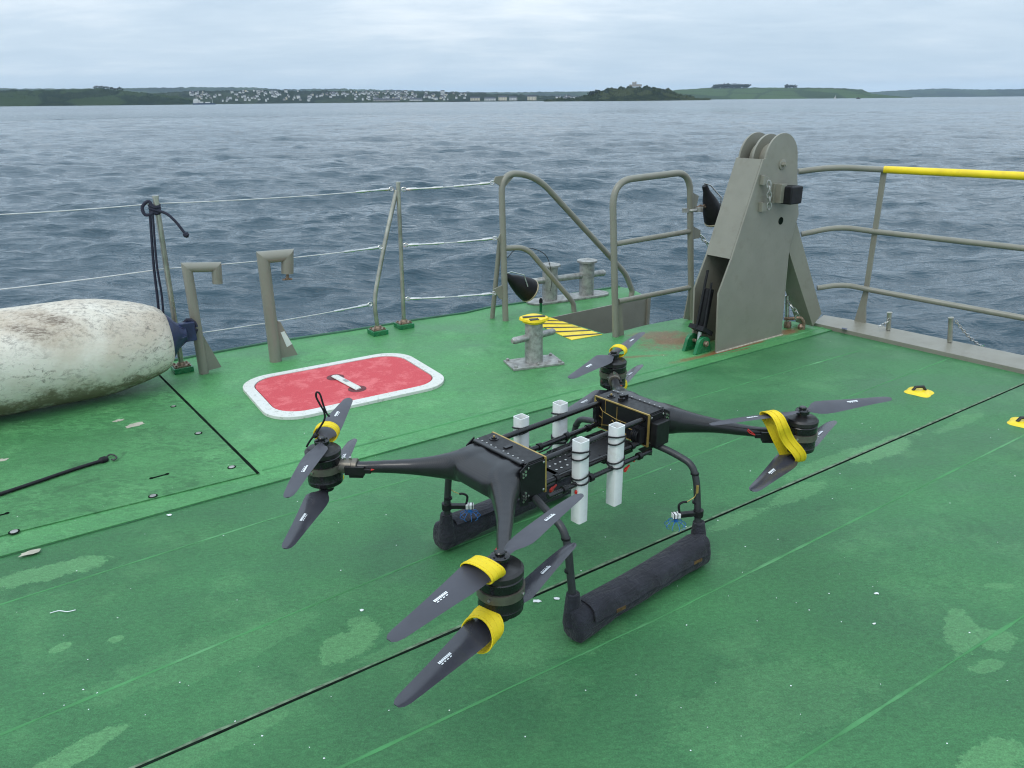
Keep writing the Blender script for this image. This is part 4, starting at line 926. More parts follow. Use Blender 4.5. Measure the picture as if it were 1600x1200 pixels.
# shackle fitting on deck beside gantry
b = at(1230, 512, .008); t = thing('eye_fitting', 'upright steel pin with a curved hook and chain between gantry and strut', 'deck fitting', b)
mb = MB(); mb.cyl(b, upr(1230, 462, b), .015, 12); mb.build('rod', M['steel'], t)
mb = MB(); mb.tube(cr([upr(1226, 498, b), upr(1236, 496, b)+Vector((0, -.03, 0)), upr(1247, 494, b)+Vector((0, -.05, 0)), upr(1252, 502, b)+Vector((0, -.05, 0)), upr(1251, 512, b)+Vector((0, -.05, 0))], 6), .013, 10); mb.lathe([(.024, 0), (.03, .02), (.024, .05)], b, n=12); mb.lathe([(.020, 0), (.026, .02), (.016, .04)], at(1251, 514, .008), n=12); mb.build('hook', M['rust'], t)
chain('chain', [upr(1229, 470, b)-Vector((0, .03, 0)), upr(1237, 480, b)-Vector((0, .05, 0)), upr(1243, 488, b)-Vector((0, .05, 0)), upr(1240, 495, b)-Vector((0, .05, 0))], None, M['steel'], .0045, .04, parent=t)

# ------------------------------------------------------------------ tie-down points, cord, scraps
for (x, y, lab) in ((1436, 613, 'yellow and black tie-down point on the far part of the main deck'), (1600, 662, 'yellow tie-down point at the right edge of the picture')):
    q = at(x, y, .0); t = thing('tie_down', lab, 'tie-down', q, 0, 'yellow tie-down points in the deck')
    mb = MB(); mb.loft([[q+Vector((math.cos(a)*r*(1+.12*math.cos(4*a)), math.sin(a)*r*(1+.12*math.cos(4*a)), zz)) for a in [i*math.pi/18 for i in range(36)]] for r, zz in ((.078, .0005), (.070, .007), (.045, .014), (.012, .016))]); mb.build('plate', M['yellow'], t)
    mb = MB(); mb.tube([q+Vector((-.04, 0, .012)), q+Vector((-.025, 0, .034)), q+Vector((.02, .0, .036)), q+Vector((.035, 0, .014))], .009, 10); mb.build('bar', M['black'], t)
mb = MB(); c_ = [at(-60, 792, .024), at(0, 772, .024), at(60, 752, .024), at(110, 735, .024), at(158, 720, .024)]; t = thing('bungee_cord', 'black bungee cord with a wire hook lying on the flaking panel', 'cord', c_[0])
mb.tube(cr(c_, 8), .0085, 10); mb.build('cord', M['rubber'], t); mb = MB(); mb.lathe([(.010, -.01), (.018, .0), (.018, .02), (.010, .032)], c_[-1], (c_[-1]-c_[-2]), 14); mb.build('ferrule', M['rubber'], t)
mb = MB(); mb.tube(cr([at(162, 719, .024), at(170, 711, .024), at(178, 711, .026), at(182, 715, .026), at(179, 718.5, .024), at(174, 718, .024)], 6), .004, 8); mb.build('hook', M['black'], t)
rs = random.Random(11)
for (x, y, l, lab) in ((98, 956, .09, 'thin white thread of string lying on the deck at the lower left'), ):
    a = at(x-20, y+2, .004); b = at(x+20, y-3, .004); mb = MB(); mb.tube(cr([a, a.lerp(b, .3)+Vector((0, .008, 0)), a.lerp(b, .7)-Vector((0, .004, 0)), b], 6), .0016, 6); o = mb.build('string_scrap', M['print']); base_at(o, a); tag(o, lab, 'string')
for (x, y, s_, lab) in ((565, 954, .009, 'small white scrap left of the nearest grey blade'), (1370, 928, .009, 'small white scrap on the open deck at the right'), (838, 940, .016, 'pale scrap on the deck seam beside the nearest skid leg'), (870, 936, .014, 'pale flake on the deck just left of the near skid'), (265, 805, .012, 'pale flake below the flaking panel'), (1366, 975, .007, 'tiny white fleck below the white scrap at the right')):
    q = at(x, y, .001); mb = MB(); pts = [q+Vector((math.cos(a)*s_*rs.uniform(.6, 1.2), math.sin(a)*s_*rs.uniform(.3, .8), rs.uniform(0, .002))) for a in [i*.785 for i in range(8)]]; mb.prism(pts, (0, 0, .002)); o = mb.build('scrap', M['print']); base_at(o, q); tag(o, lab, 'scrap')

rs2 = random.Random(23)
gr = MB()
for i in range(95):
    q = at(rs2.uniform(0, 1600), rs2.uniform(640, 1190), .0005); r_ = rs2.uniform(.0012, .0032)
    if q.x*-.564+q.y*.826 > c0.x*-.564+c0.y*.826-.05: continue
    gr.prism([q+Vector((math.cos(a)*r_*rs2.uniform(.6, 1.3), math.sin(a)*r_*rs2.uniform(.5, 1.2), 0)) for a in (0, 1.2, 2.4, 3.7, 5)], (0, 0, .0008))
o = gr.build('paint_grit', M['print'], smooth=0); kind(o, 'stuff', 'scattered tiny white salt and paint flecks on the green main deck')
# ------------------------------------------------------------------ the drone
DC = Vector((.219, 2.555, 0)); YAW = .714
D = thing('drone', 'large black four-armed drone with eight grey blades and yellow straps on the green deck', 'drone', DC, YAW)
def dl(px, py, z):               # pixel at a height -> drone-local point
    return D.matrix_basis.inverted() @ at(px, py, z)
V = Vector
def dpart(mb, name, m, parent=None, **k): return mb.build(name, m, parent or D, world=False, **k)
BX = .265; BW = .135; ZT = .552; ZB = .425
# central tubes
for (y, z, r) in ((.112, .530, .0105), (-.112, .530, .0105), (.112, .440, .0105), (-.112, .440, .0105)):
    mb = MB(); mb.tube([(-BX-.01, y, z), (BX+.01, y, z)], r, 14); dpart(mb, 'frame_tube', M['blk_gloss'])
for y in (-.045, .045, -.15):
    mb = MB(); mb.tube([(-BX-.0, y, .412), (BX+.0, y, .412)], .009, 12); dpart(mb, 'rail', M['blk_gloss'])
mb = MB()
for y in (-.112, .112, -.15):
    for x in (-.19, -.06, .08, .2): mb.tube([(x-.008, y, .440 if abs(y) < .13 else .412), (x+.008, y, .440 if abs(y) < .13 else .412)], .0145, 12)
each(mb, 'clamp', M['blk'], D)
# battery tray
mb = MB(); mb.box((.10, 0, .425), (.30, .17, .005)); mb.box((-.09, 0, .425), (.14, .15, .006)); tray = dpart(mb, 'battery_tray', M['blk'], bevel=.001)
mb = MB()
for i in range(18): mb.lathe([(.0045, 0), (.0045, .002), (.002, .003)], (-.13+(i % 6)*.028+rs.uniform(-.004, .004), -.05+(i//6)*.035, .428), n=8)
each(mb, 'screw', M['steel'], tray)
mb = MB(); mb.box((.0, .03, .418), (.42, .05, .012)); mb.box((.15, -.08, .415), (.16, .03, .03)); mb.box((-.17, -.02, .418), (.06, .12, .02)); dpart(mb, 'electronics', M['blk'], bevel=.002)
for (x, y, z) in ((.12, -.155, .385), (.185, -.14, .40), (-.20, -.10, .395), (-.13, -.152, .385)):
    mb = MB(); mb.box((x, y, z), (.026, .010, .013), Matrix.Rotation(.4, 3, 'Z')); mb.tube([(x+.008, y+.003, z), (x+.032, y+.01, z+.004)], .004, 8); dpart(mb, 'connector', M['red'], bevel=.003)
mb = MB()
for i in range(7):
    x0 = rs.uniform(-.2, .1); y0 = rs.uniform(-.14, .1); mb.tube(cr([(x0, y0, .425), (x0+.05, y0+rs.uniform(-.03, .03), .435+rs.uniform(0, .015)), (x0+.12, y0+rs.uniform(-.03, .03), .428), (x0+.17, y0, .42)], 5), .0035, 6)
each(mb, 'wire', M['rubber'], D)
# end boxes
for s_ in (-1, 1):
    xo = s_*(BX+.045)
    mb = MB(); mb.box((xo, 0, (ZT+ZB)/2), (.085, 2*BW-.006, ZT-ZB-.004)); bx = dpart(mb, 'end_box', M['blk'], bevel=.004)
    # facing board with gold edge on the inner side
    mb = MB(); mb.box((s_*BX, 0, (ZT+ZB)/2), (.004, 2*BW, ZT-ZB+.002)); dpart(mb, 'face_board', M['blk'], bx)
    mb = MB(); e = .0032; xx = s_*BX-s_*.0005
    zc = (ZT+ZB)/2; hz_ = (ZT-ZB)/2
    for (yy, zz_, sy, sz) in ((0, ZT, 2*BW, e), (0, ZB, 2*BW, e), (BW, zc, e, 2*hz_), (-BW, zc, e, 2*hz_)): mb.box((xx, yy, zz_), (.0065, sy+e, sz+e*.3))
    if 1:
        xt = s_*BX-s_*.0028
        def tr(a, b, w=.0028):
            a = V((xt, a[0], a[1])); b = V((xt, b[0], b[1])); mb.tube([a, b], w/2, 6)
        for (a, b) in (((.135, .54), (.095, .50)), ((.095, .50), (.095, .435)), ((.08, .552), (.08, .50)), ((.095, .50), (.02, .487)), ((.02, .487), (-.06, .487)), ((.02, .487), (.02, .54)), ((.095, .47), (.12, .48)), ((.06, .45), (.10, .44)), ((.06, .45), (0, .455)), ((0, .455), (-.03, .44)), ((-.03, .47), (-.06, .47)), ((-.06, .47), (-.06, .445)), ((-.06, .445), (-.11, .43)), ((-.03, .44), (-.03, .425))): tr(a, b)
        # cursive gold signature
        mb.tube(cr([(xt, .05-.0062*i, .468+.006*math.sin(i*1.7)+.004*(i % 3)) for i in range(15)], 4), .0011, 5)
    dpart(mb, 'gold_trace', M['gold'], bx)
    # side plates with screws, lid
    for sy in (-1, 1):
        mb = MB(); mb.box((xo, sy*(BW+.001), zc), (.088, .004, ZT-ZB-.01)); dpart(mb, 'side_plate', M['blk'], bx, bevel=.002)
        mb = MB()
        for (x2, z2) in ((-.034, .05), (.034, .05), (-.034, -.05), (.034, -.05)): mb.lathe([(.0046, 0), (.0046, .002), (.003, .003)], (xo+x2, sy*(BW+.003), zc+z2), (0, sy, 0), 8)
        for i in range(5): mb.lathe([(.0034, 0), (.0034, .003)], (s_*(BX+.082), sy*(.02+.024*i), ZT-.001+.006), n=8)
        for z2 in (.045, .033, -.033, -.045, -.055):
            mb.lathe([(.0048, 0), (.0048, .0035)], (s_*(BX+.094), sy*(BW+.006), zc+z2), (0, sy, 0), 8); mb.lathe([(.004, 0), (.004, .0035)], (s_*(BX+.104), sy*(BW+.006), zc+z2-.006), (0, sy, 0), 8)
        each(mb, 'screw', M['steel'], bx)
        mb = MB(); mb.prism([(s_*(BX+.08), sy*(BW+.002), ZB-.02), (s_*(BX+.115), sy*(BW+.002), ZB-.012), (s_*(BX+.115), sy*(BW+.002), ZT-.015), (s_*(BX+.08), sy*(BW+.002), ZT+.006)], (0, sy*.004, 0)); dpart(mb, 'bracket', M['blk'], bx)
    mb = MB(); mb.box((xo, 0, ZT), (.084, 2*BW-.008, .005)); dpart(mb, 'lid', M['blk'], bx, bevel=.002)
    mb = MB(); mb.box((s_*(BX+.089), 0, ZT+.001), (.020, 2*BW-.02, .010)); dpart(mb, 'hinge_strip', M['carbon'], bx, bevel=.004)
    mb = MB(); mb.lathe([(.017, 0), (.017, .003), (.010, .004), (.010, .008)], (xo-.01*s_, .085, ZT+.002), n=18); mb.lathe([(.004, .008), (.004, .012)], (xo-.01*s_, .085, ZT+.002), n=8, mi=1)
    if s_ > 0: mb.lathe([(.014, 0), (.014, .012), (.009, .014), (.009, .024)], (xo-.012, .03, ZT+.002), n=14); mb.box((xo+.012, .035, ZT+.012), (.02, .02, .018))
    else: mb.box((xo, 0, ZT+.004), (.03, .014, .006))
    each(mb, 'lid_fitting', [M['blk_gloss'], M['gold']], bx)
mb = MB(); mb.box((.31, -BW-.018, .475), (.075, .032, .095)); dpart(mb, 'side_box', M['blk'], bevel=.004)
mb = MB(); mb.prism([(.30, -BW+.005, .425), (.30, -BW+.005, .375), (.26, -BW+.005, .39), (.22, -BW+.005, .425)], (0, .004, 0)); dpart(mb, 'fin_plate', M['blk'])
mb = MB(); mb.tube(cr([(BX-.004, .115, .52), (BX-.02, .118, .50), (BX-.012, .12, .475), (BX-.018, .115, .45)], 6), .008, 8); mb.box((BX-.014, .118, .49), (.02, .016, .05)); mb.box((BX-.02, -.105, .47), (.03, .035, .06))
for i in range(4): mb.tube(cr([(BX-.01, -.085-.008*i, .50), (BX-.045, -.09-.008*i, .48), (BX-.04, -.09-.007*i, .45), (BX-.02, -.09, .425)], 6), .003, 6)
each(mb, 'cable', M['rubber'], D)
# motors
MOT = {0: V((-.749, .477, .457)), 1: V((-.749, -.477, .454)), 2: V((.765, .487, .437)), 3: V((.749, -.477, .448))}
# arm shells: two tapered limbs blended into one body
for s_, (ia, ib) in ((-1, (0, 1)), (1, (2, 3))):
    mb = MB()
    for i_, sy in ((ia, 1), (ib, -1)):
        e = MOT[i_]; x0 = s_*(BX+.088)
        pts = [V((x0, sy*.068, .489)), V((x0+s_*.045, sy*.085, .487)), V((s_*.430, sy*.120, .482)), V((s_*.480, sy*.178, .474)), V((s_*.535, sy*.245, .467)), V((s_*.60, sy*.315, e.z+.006)), e+V((-s_*.10, -sy*.105, 0)), e+V((-s_*.062, -sy*.066, 0))]
        rw = [.067, .060, .050, .036, .027, .0225, .0205, .0205]; rv = [.062, .060, .053, .040, .029, .0235, .0210, .0210]
        sec = cr([V((rw[i], rv[i], 0)) for i in range(8)], 6); pth = cr(pts, 6); rings = []
        for j, p_ in enumerate(pth):
            tt = (pth[min(j+1, len(pth)-1)]-pth[max(j-1, 0)]).normalized()
            if j == 0: tt = V((s_, 0, 0))
            h_ = tt.cross(V((0, 0, 1))).normalized(); v_ = h_.cross(tt); rg = []
            for q_ in range(28):
                a = 2*math.pi*q_/28; ex = 2.6 if j < 14 else 2.1
                cx_, sx_ = math.cos(a), math.sin(a); cx_ = math.copysign(abs(cx_)**(2/ex), cx_); sx_ = math.copysign(abs(sx_)**(2/ex), sx_)
                rg.append(p_+h_*cx_*sec[j].x+v_*sx_*sec[j].y)
            rings.append(rg)
        mb.loft(rings)
    web = [[V((s_*(BX+.088), y, z)) for y, z in ((.13, .548), (-.13, .548), (-.13, .430), (.13, .430))], [V((s_*.415, y, z)) for y, z in ((.13, .542), (-.13, .542), (-.13, .436), (.13, .436))], [V((s_*.452, y, z)) for y, z in ((.115, .525), (-.115, .525), (-.115, .446), (.115, .446))], [V((s_*.478, y, z)) for y, z in ((.07, .506), (-.07, .506), (-.07, .462), (.07, .462))]]
    mb.loft(web)
    o = dpart(mb, 'arm_shell', M['carbon'], smooth=0)
    rm = o.modifiers.new('remesh', 'REMESH'); rm.mode = 'VOXEL'; rm.voxel_size = .0055; rm.use_smooth_shade = True
    sm = o.modifiers.new('smooth', 'SMOOTH'); sm.factor = .6; sm.iterations = 16
def blade_mesh(L_=.40, sgn=1, under=False):
    st = [0, .05, .09, .14, .20, .28, .38, .50, .62, .74, .85, .93, .975, 1.0]
    lead = [.014, .015, .020, .036, .045, .043, .038, .033, .028, .024, .0205, .018, .0145, .007]
    trl = [.014, .015, .020, .030, .036, .038, .037, .034, .031, .028, .0245, .0215, .0165, .008]
    mb = MB(); rings = []
    for f_, a, b in zip(st, lead, trl):
        x = .006+f_*(L_-.006); tw = math.radians(18-11*min(1, f_*1.3)) if f_ > .08 else math.radians(10*f_/.08+0); th_ = .0055*(1-.75*f_)+.0008; z0 = .006*math.sin(f_*2.2)
        rg = []
        for (c_, t_) in ((a, 0), (a*.6, .8), (0, 1), (-b*.6, .55), (-b, 0), (-b*.6, -.25), (0, -.4), (a*.6, -.4)):
            y = c_*sgn; rg.append(V((x, y*math.cos(tw), z0+c_*math.sin(tw)+t_*th_)))
        rings.append(rg if sgn > 0 else rg[::-1])
    mb.loft(rings)
    # small white maker's mark, a bold row with a thin row under it, on the upper face
    r2 = random.Random(3)
    def surf(x, c_):
        f_ = (x-.006)/(L_-.006); tw = math.radians(18-11*min(1, f_*1.3)); th_ = .0055*(1-.75*f_)+.0008
        return V((x, c_*sgn*math.cos(tw), .006*math.sin(f_*2.2)+c_*math.sin(tw)+th_*.92+.0012))
    x = .505*L_
    for i in range(9):
        w = r2.uniform(.0032, .0048); g_ = .0014; 
        a = surf(x, .0015); b = surf(x+w, .0015); c_ = surf(x+w, .0085); d_ = surf(x, .0085); mb.prism([a, b, c_, d_], (0, 0, .0005), 1)
        if i % 2: x_ = x; mb.prism([surf(x_, -.0035), surf(x_+w*1.5, -.0035), surf(x_+w*1.5, -.001), surf(x_, -.001)], (0, 0, .0005), 1)
        x += w+g_
    return mb
bl_me = {}
M['prop_gloss'] = mat('glossy_grey_blade', (.042, .043, .053), .20, var=.1, sc=8, spec=.5)
def rotor(c, angs, sgn, tilt=None):
    r = bpy.data.objects.new('propeller', None); COL.objects.link(r); r.parent = D; r.location = c
    for a in angs:
        if sgn not in bl_me: bl_me[sgn] = blade_mesh(.405, sgn if isinstance(sgn, int) else -1).build('blade', [M['prop'] if isinstance(sgn, int) else M['prop_gloss'], M['print']], None, world=False, smooth=50); b = bl_me[sgn]
        else: b = bl_me[sgn].copy(); COL.objects.link(b)
        b.name = 'blade'; b.parent = r; b.rotation_euler = (0, 0, math.radians(a)); b.location = (0, 0, 0)
    if tilt: r.rotation_euler = tilt
    mb = MB(); mb.lathe([(.026, -.006), (.026, .006), (.020, .009), (.014, .010), (.014, .017), (.011, .020), (.004, .020)], n=20)
    for q_ in range(4): a = q_*math.pi/2; mb.lathe([(.003, 0), (.003, .003)], (.02*math.cos(a), .02*math.sin(a), .008), n=8)
    mb.build('hub', M['blk_gloss'], r, world=False)
    return r
ANG = {0: ((-132, 47), (-136, 46)), 1: ((-167, 13), (-166, 16)), 2: ((-166, 20), (-171, 20)), 3: ((-24, 158), (-172, 8))}
for i_ in range(4):
    c = MOT[i_]; s_x = -1 if i_ < 2 else 1; s_y = 1 if i_ in (0, 2) else -1
    inw = V((-s_x*.749, -s_y*.477, 0)).normalized()
    inw = V((-s_x*.70, -s_y*.71, 0)).normalized()
    mb = MB(); mb.lathe([(.030, -.014), (.064, -.013), (.065, .013), (.030, .014)], c, n=40); mb.tube([c+inw*.045, c+inw*.115], .026, 20)
    mb.lathe([(.0265, 0), (.0285, .002), (.0285, .018), (.0265, .02)], c+inw*.10, inw, 20)
    pod = dpart(mb, 'motor_pod', M['mount'], smooth=40)
    mb = MB()
    for q_ in range(4): a = q_*1.5708+.4; mb.lathe([(.004, 0), (.004, .003)], c+V((math.cos(a)*.0652, math.sin(a)*.0652, 0)), (math.cos(a), math.sin(a), 0), 8)
    mb.lathe([(.005, 0), (.005, .01)], c+inw*.095+V((0, 0, .025)), n=8); mb.lathe([(.005, 0), (.005, .01)], c+inw*.075+V((0, 0, .024)), n=8); each(mb, 'screw', M['steel'], pod)
    mb = MB(); mb.lathe([(.058, .013), (.061, .016), (.061, .040), (.0585, .043)], c, n=48, mi=1); mb.lathe([(.0585, .044), (.062, .046), (.062, .060), (.055, .067), (.030, .070), (.018, .074), (.018, .082)], c, n=48)
    mb.lathe([(.058, -.013), (.060, -.016), (.060, -.044), (.061, -.046), (.060, -.060), (.050, -.067), (.018, -.069), (.018, -.082)], c, n=48, mi=1)
    dpart(mb, 'motor', [M['motor'], M['blk_gloss']], pod, smooth=30)
    # speed controller box and leads
    sv = V((inw.y, -inw.x, 0)) * (1 if i_ in (0,) else -1)
    ang_ = math.atan2(inw.y, inw.x); Rz = Matrix.Rotation(ang_, 3, 'Z')
    mb = MB(); mb.box(c+inw*.115+sv*.026+V((0, 0, -.004)), (.07, .012, .032), Rz); mb.box(c+inw*.16+sv*.026+V((0, 0, -.004)), (.026, .012, .016), Rz); mb.box(c+inw*.115+V((0, 0, -.030)), (.05, .035, .014), Rz); dpart(mb, 'sensor_box', M['blk'], pod, bevel=.002)
    mb = MB(); mb.tube(cr([c+inw*.17+sv*.026, c+inw*.185+sv*.018+V((0, 0, .008)), c+inw*.20+sv*.006+V((0, 0, .018))], 5), .0022, 6); mb.tube(cr([c+inw*.17+sv*.03, c+inw*.19+sv*.02+V((0, 0, .004)), c+inw*.20+sv*.012+V((0, 0, .014))], 5), .002, 6); each(mb, 'lead', M['red'], pod)
    rotor(c+V((0, 0, .090)), ANG[i_][0], 1 if i_ in (0, 3) else -1); rotor(c+V((0, 0, -.086)), ANG[i_][1], 'low')
# yellow straps
def ring_strap(mi_, ang, r, zc, a, b, w, tilt=0, lean=0, name='strap'):
    c = MOT[mi_]; d = V((math.cos(math.radians(ang)), math.sin(math.radians(ang)), 0)); s2 = V((-d.y, d.x, 0)); cc_ = c+d*r+V((0, 0, zc)); n = 28
    pth = [cc_+s2*math.cos(q_)*a+V((0, 0, 1))*math.sin(q_)*b+d*lean*math.sin(q_) for q_ in [2*math.pi*i/n for i in range(n)]]
    mb = MB(); mb.stitched(pth, (d+V((0, 0, tilt))), w, .0014); return dpart(mb, name, [M['strap'], M['stitch']], smooth=60)
ring_strap(1, -167, .072, .093, .047, .028, .054, .15, .008)
ring_strap(1, -166, .082, -.080, .048, .044, .046, -.25, -.012)
ring_strap(0, 47, .066, .098, .042, .032, .036, .1); ring_strap(0, 46, .070, -.086, .040, .022, .03)
ring_strap(2, 20, .058, .094, .038, .025, .036, .1); ring_strap(2, 20, .062, -.084, .042, .040, .050, .1, 0)
c = MOT[3]; ex = V((-.93, .36, 0)); sy_ = V((-.36, -.93, 0))
pth = [(.150, .020, .106), (.150, -.016, .114), (.146, -.046, .102), (.132, -.058, .066), (.108, -.050, .030), (.082, -.048, -.005), (.052, -.056, -.040), (.030, -.056, -.070), (.022, -.042, -.098), (.026, -.018, -.104), (.050, -.008, -.088), (.082, -.012, -.040), (.112, -.014, .005), (.138, -.002, .055), (.150, .024, .090)]
pth = cr([c+ex*a+sy_*(-b)+V((0, 0, z)) for a, b, z in pth], 4, True)
mb = MB(); mb.stitched(pth, ex, .048, .0014); dpart(mb, 'strap', [M['strap'], M['stitch']], smooth=60)
# black lanyard loop on the left motor
c = MOT[0]; ip = D.matrix_basis.inverted()
def dv(px, py):                       # point in an upright plane through the left motor
    W_ = D.matrix_basis@(c+V((.0, .0, 0))); return ip@upr(px, py, W_)
mb = MB(); mb.tube(cr([dv(479, 698), dv(485, 688), dv(497, 672), dv(507, 655), dv(506, 643), dv(500, 632), dv(494, 620), dv(495, 613), dv(500, 616), dv(505, 632), dv(510, 645), dv(515, 651)], 6), .0035, 8)
mb.lathe([(.004, 0), (.009, .006), (.009, .014), (.004, .02)], dv(491, 684), (dv(497, 672)-dv(488, 690)), 12); dpart(mb, 'lanyard', M['rubber'])
mb = MB()
for q_ in range(2): mb.tube(cr([dv(512, 690), dv(503, 703), dv(498, 716)], 5), .003, 6)
dpart(mb, 'cable', M['rubber'])
# white square tubes
for (x, y) in ((-.112, -.148), (.072, -.146), (-.125, .140), (.075, .142)):
    mb = MB(); a_ = .0225; zt, zb = .572, .262
    def sq(a, z, dz=0): 
        out = []
        for k_, (sx, sy) in enumerate(((1, 1), (-1, 1), (-1, -1), (1, -1))):
            for (ox, oy) in (((1, .80), (.80, 1)) if sx*sy > 0 else ((.80, 1), (1, .80))): out.append(V((x+sx*a*ox, y+sy*a*oy, z)))
        return out
    mb.loft([sq(a_, zb), sq(a_, zt), sq(a_*.86, zt), sq(a_*.86, zb+.002)], caps=False); n0 = len(mb.v); mb.add(sq(a_*.86, zb+.004), [tuple(range(8))])
    o = dpart(mb, 'white_tube', M['white'], smooth=50)
    mb = MB()
    for zz_ in (.530, .512 if y < 0 else .515, .440, .424):
        mb.tube([V((x+math.cos(a)*(a_+.008)*(1.06 if abs(math.sin(2*a)) > .6 else 1), y+math.sin(a)*(a_+.008)*(1.06 if abs(math.sin(2*a)) > .6 else 1), zz_+.008*math.sin(a+zz_*90))) for a in [i*math.pi/10 for i in range(20)]], .0030, 6, closed=True)
    each(mb, 'cable_tie', M['rubber'], o)
# landing gear
for sy in (-1, 1):
    for s_ in (-1, 1):
        x0 = s_*.318; pts = [V((s_*.30, sy*.085, .425)), V((s_*.325, sy*.20, .408)), V((s_*.335, sy*.29, .385)), V((s_*.335, sy*.315, .33)), V((s_*.335, sy*.33, .22)), V((s_*.330, sy*.352, .05))]
        mb = MB(); mb.tube(fil(pts, [.06, .05, .04, .04], 6), .0130, 14); dpart(mb, 'leg', M['legtube'])
        mb = MB(); mb.tube([(s_*.333, sy*.3395, .155), (s_*.330, sy*.352, .05)], .0185, 14)
        for (a_, b_) in ((.385, .0), (.27, 0)): 
            q_ = V((s_*.335, sy*.322, a_-.03)) if a_ < .3 else V((s_*.335, sy*.305, .352)); mb.tube([q_-V((0, 0, .003)), q_+V((0, 0, .003))], .0155, 12)
        each(mb, 'leg_sleeve', M['rubber'], D)
        mb = MB(); mb.box((s_*.312, sy*.10, .418), (.04, .06, .028)); dpart(mb, 'leg_clamp', M['blk'], bevel=.003)
    # padded skid
    mb = MB(); rings = []; ns = 90
    for j in range(ns+1):
        f_ = j/ns; x = -.360+.703*f_; yc = sy*.362; hh = .122-.026*math.sin(math.pi*f_)**1.0+.006*noise.noise(V((x*9, sy, 0))); wv = .045+.004*noise.noise(V((x*8, sy*3, 4))); lift = .016*math.sin(math.pi*f_)
        endk = min(1, f_/.022, (1-f_)/.022); endk = .82+.18*math.sqrt(max(0, endk)); rg = []
        for k_ in range(32):
            a = 2*math.pi*k_/32; ca, sa = math.cos(a), math.sin(a); ca = math.copysign(abs(ca)**.62, ca); sa = math.copysign(abs(sa)**.62, sa)
            wr = 1+.05*noise.noise(V((x*22+a, a*1.3, sy*5)))-.045*max(0, 1-abs(noise.noise(V((x*13+a*.8, a*.5, sy*3+2))))*7)
            rg.append(V((x, yc+ca*wv*endk*wr*(1.04 if sa < 0 else 1.0-.22*sa), .004+lift+hh/2*(1+sa*endk*wr))))
        rings.append(rg)
    mb.loft(rings); 
    for v in mb.v: v.z = max(.003, v.z)
    sk_ = dpart(mb, 'skid_cover', M['fabric'], smooth=70)
    # flap folded over the top with a visible hem on the outer side
    mb = MB(); top = []; bot = []; rr_ = []
    for j in range(33):
        f_ = j/32; x = -.30+.60*f_; hh = .122-.026*math.sin(math.pi*(x+.365)/.73); lf = .012*math.sin(math.pi*(x+.365)/.73); yo = sy*.362; g_ = -1
        dz_ = .010*noise.noise(V((x*9, sy, 2))); pl = [(-.041, .93), (-.027, 1.025), (.0, 1.045), (.027, 1.03), (.044, .92), (.0500, .72+dz_*10), (.0535, .56+dz_*20)]
        rr_.append([V((x, yo+sy*a, .004+lf+hh*b)) for a, b in pl]+[V((x, yo+sy*(a-.004), .004+lf+hh*b-.002)) for a, b in pl[::-1]])
    mb.loft(rr_); dpart(mb, 'flap', M['fabric'], sk_, smooth=70)
    mb = MB(); 
    for x in (-.18, .24): mb.box((x, sy*.4150, .070), (.045, .003, .012), Matrix.Rotation(.1, 3, 'Y'))
    each(mb, 'woven_tag', M['tagb'], sk_)
    for s_ in (-1, 1):
        mb = MB(); mb.tube([(s_*.333, sy*.345, .055), (s_*.335, sy*.343, .12), (s_*.334, sy*.341, .165)], [.036, .028, .022], 16); dpart(mb, 'cuff', M['fabric'], sk_)
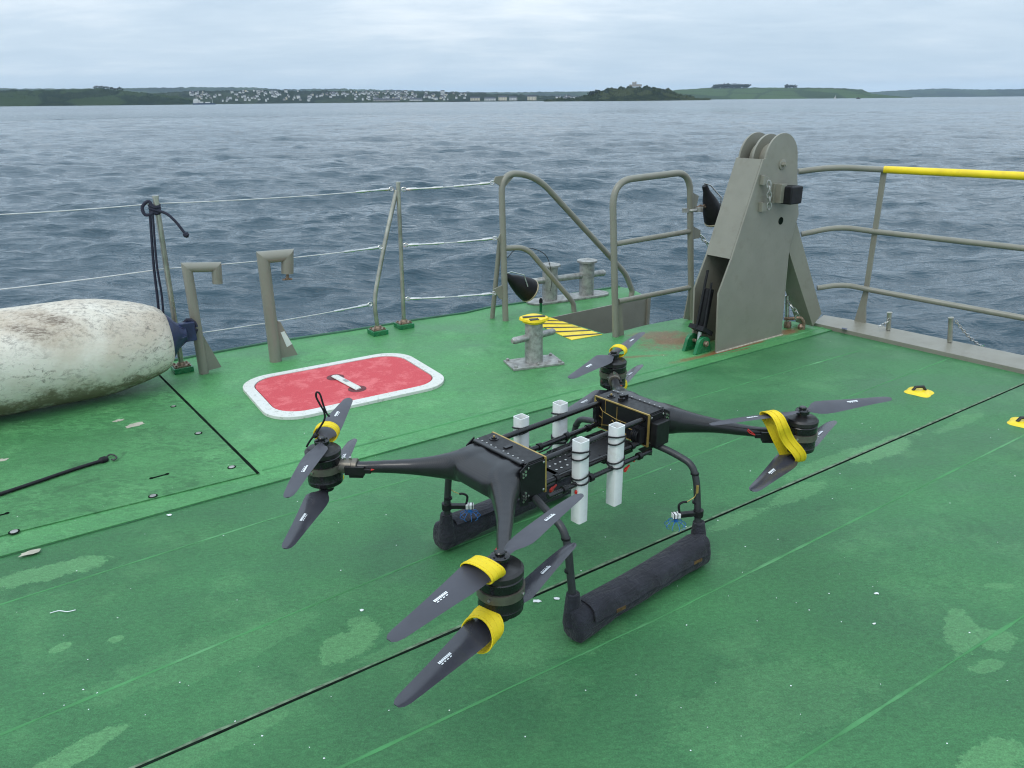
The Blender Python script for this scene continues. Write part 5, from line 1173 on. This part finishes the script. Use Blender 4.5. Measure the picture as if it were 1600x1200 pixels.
# feeler arms on two legs
for (s_, sy, inn_) in ((-1, 1, V((.35, -1, 0))), (1, -1, V((-1, .35, 0)))):
    b = V((s_*.335, sy*.335, .20)); d = V((.75, -.66, 0)) if s_ < 0 else V((-.86, .5, 0)); d.normalize(); Rz = Matrix.Rotation(math.atan2(d.y, d.x), 3, 'Z')
    mb = MB(); mb.box(b+d*.045, (.09, .022, .016), Rz); mb.tube([b-V((0, 0, .014)), b+V((0, 0, .014))], .019, 14); fa = dpart(mb, 'sensor_arm', M['blk'], bevel=.002)
    mb = MB(); mb.box(b+d*.088, (.030, .024, .018), Rz); dpart(mb, 'tag', M['white'], fa, bevel=.002)
    mb = MB(); mb.box(b+d*.0985, (.004, .0255, .019), Rz); mb.box(b+d*.086, (.003, .0255, .0195), Rz); dpart(mb, 'tag_print', M['black'], fa)
    mb = MB(); mb.tube(cr([b+d*.075+V((0, 0, .008)), b+d*.080+V((0, 0, .04)), b+d*.066+V((0, 0, .052)), b+d*.05+V((0, 0, .052))], 6), .0045, 8); dpart(mb, 'bent_tube', M['rubber'], fa)
    mb = MB(); mb.tube(cr([b+d*.05+V((0, 0, .052)), b+d*.02+V((0, 0, .07)), b+d*.013+V((0, 0, .10))], 6), .0016, 6); mb.tube([b+d*.012+V((0, 0, .085)), b+d*.012+V((0, 0, .115))], .005, 8); dpart(mb, 'brass_tip', M['gold'], fa)
    mb = MB(); c_ = b+d*.088+V((0, 0, -.014)); mb.lathe([(.005, 0), (.007, -.012), (.002, -.016)], c_, n=10)
    for q_ in range(9):
        a = q_*.7; e1 = V((math.cos(a), math.sin(a), 0)); mb.tube(cr([c_-V((0, 0, .010)), c_+e1*.022-V((0, 0, .010)), c_+e1*.040-V((0, 0, .026)), c_+e1*.026-V((0, 0, .040))], 5), .0011, 5)
    dpart(mb, 'blue_bristle', M['blue'], fa)

# ------------------------------------------------------------------ haze
mb = MB(); mb.box((0, 2500, 104), (26000, 26000, 220)); hm = bpy.data.materials.new('haze'); hm.use_nodes = True; N = hm.node_tree.nodes; N.clear()
ou_ = N.new('ShaderNodeOutputMaterial'); pv = N.new('ShaderNodeVolumePrincipled'); pv.inputs['Color'].default_value = (.66, .83, 1, 1); pv.inputs['Density'].default_value = .000055; pv.inputs['Anisotropy'].default_value = .2
hm.node_tree.links.new(pv.outputs[0], ou_.inputs['Volume']); o = mb.build('haze', hm, smooth=0); kind(o, 'stuff', 'thin pale blue sea haze over the far coast', None)
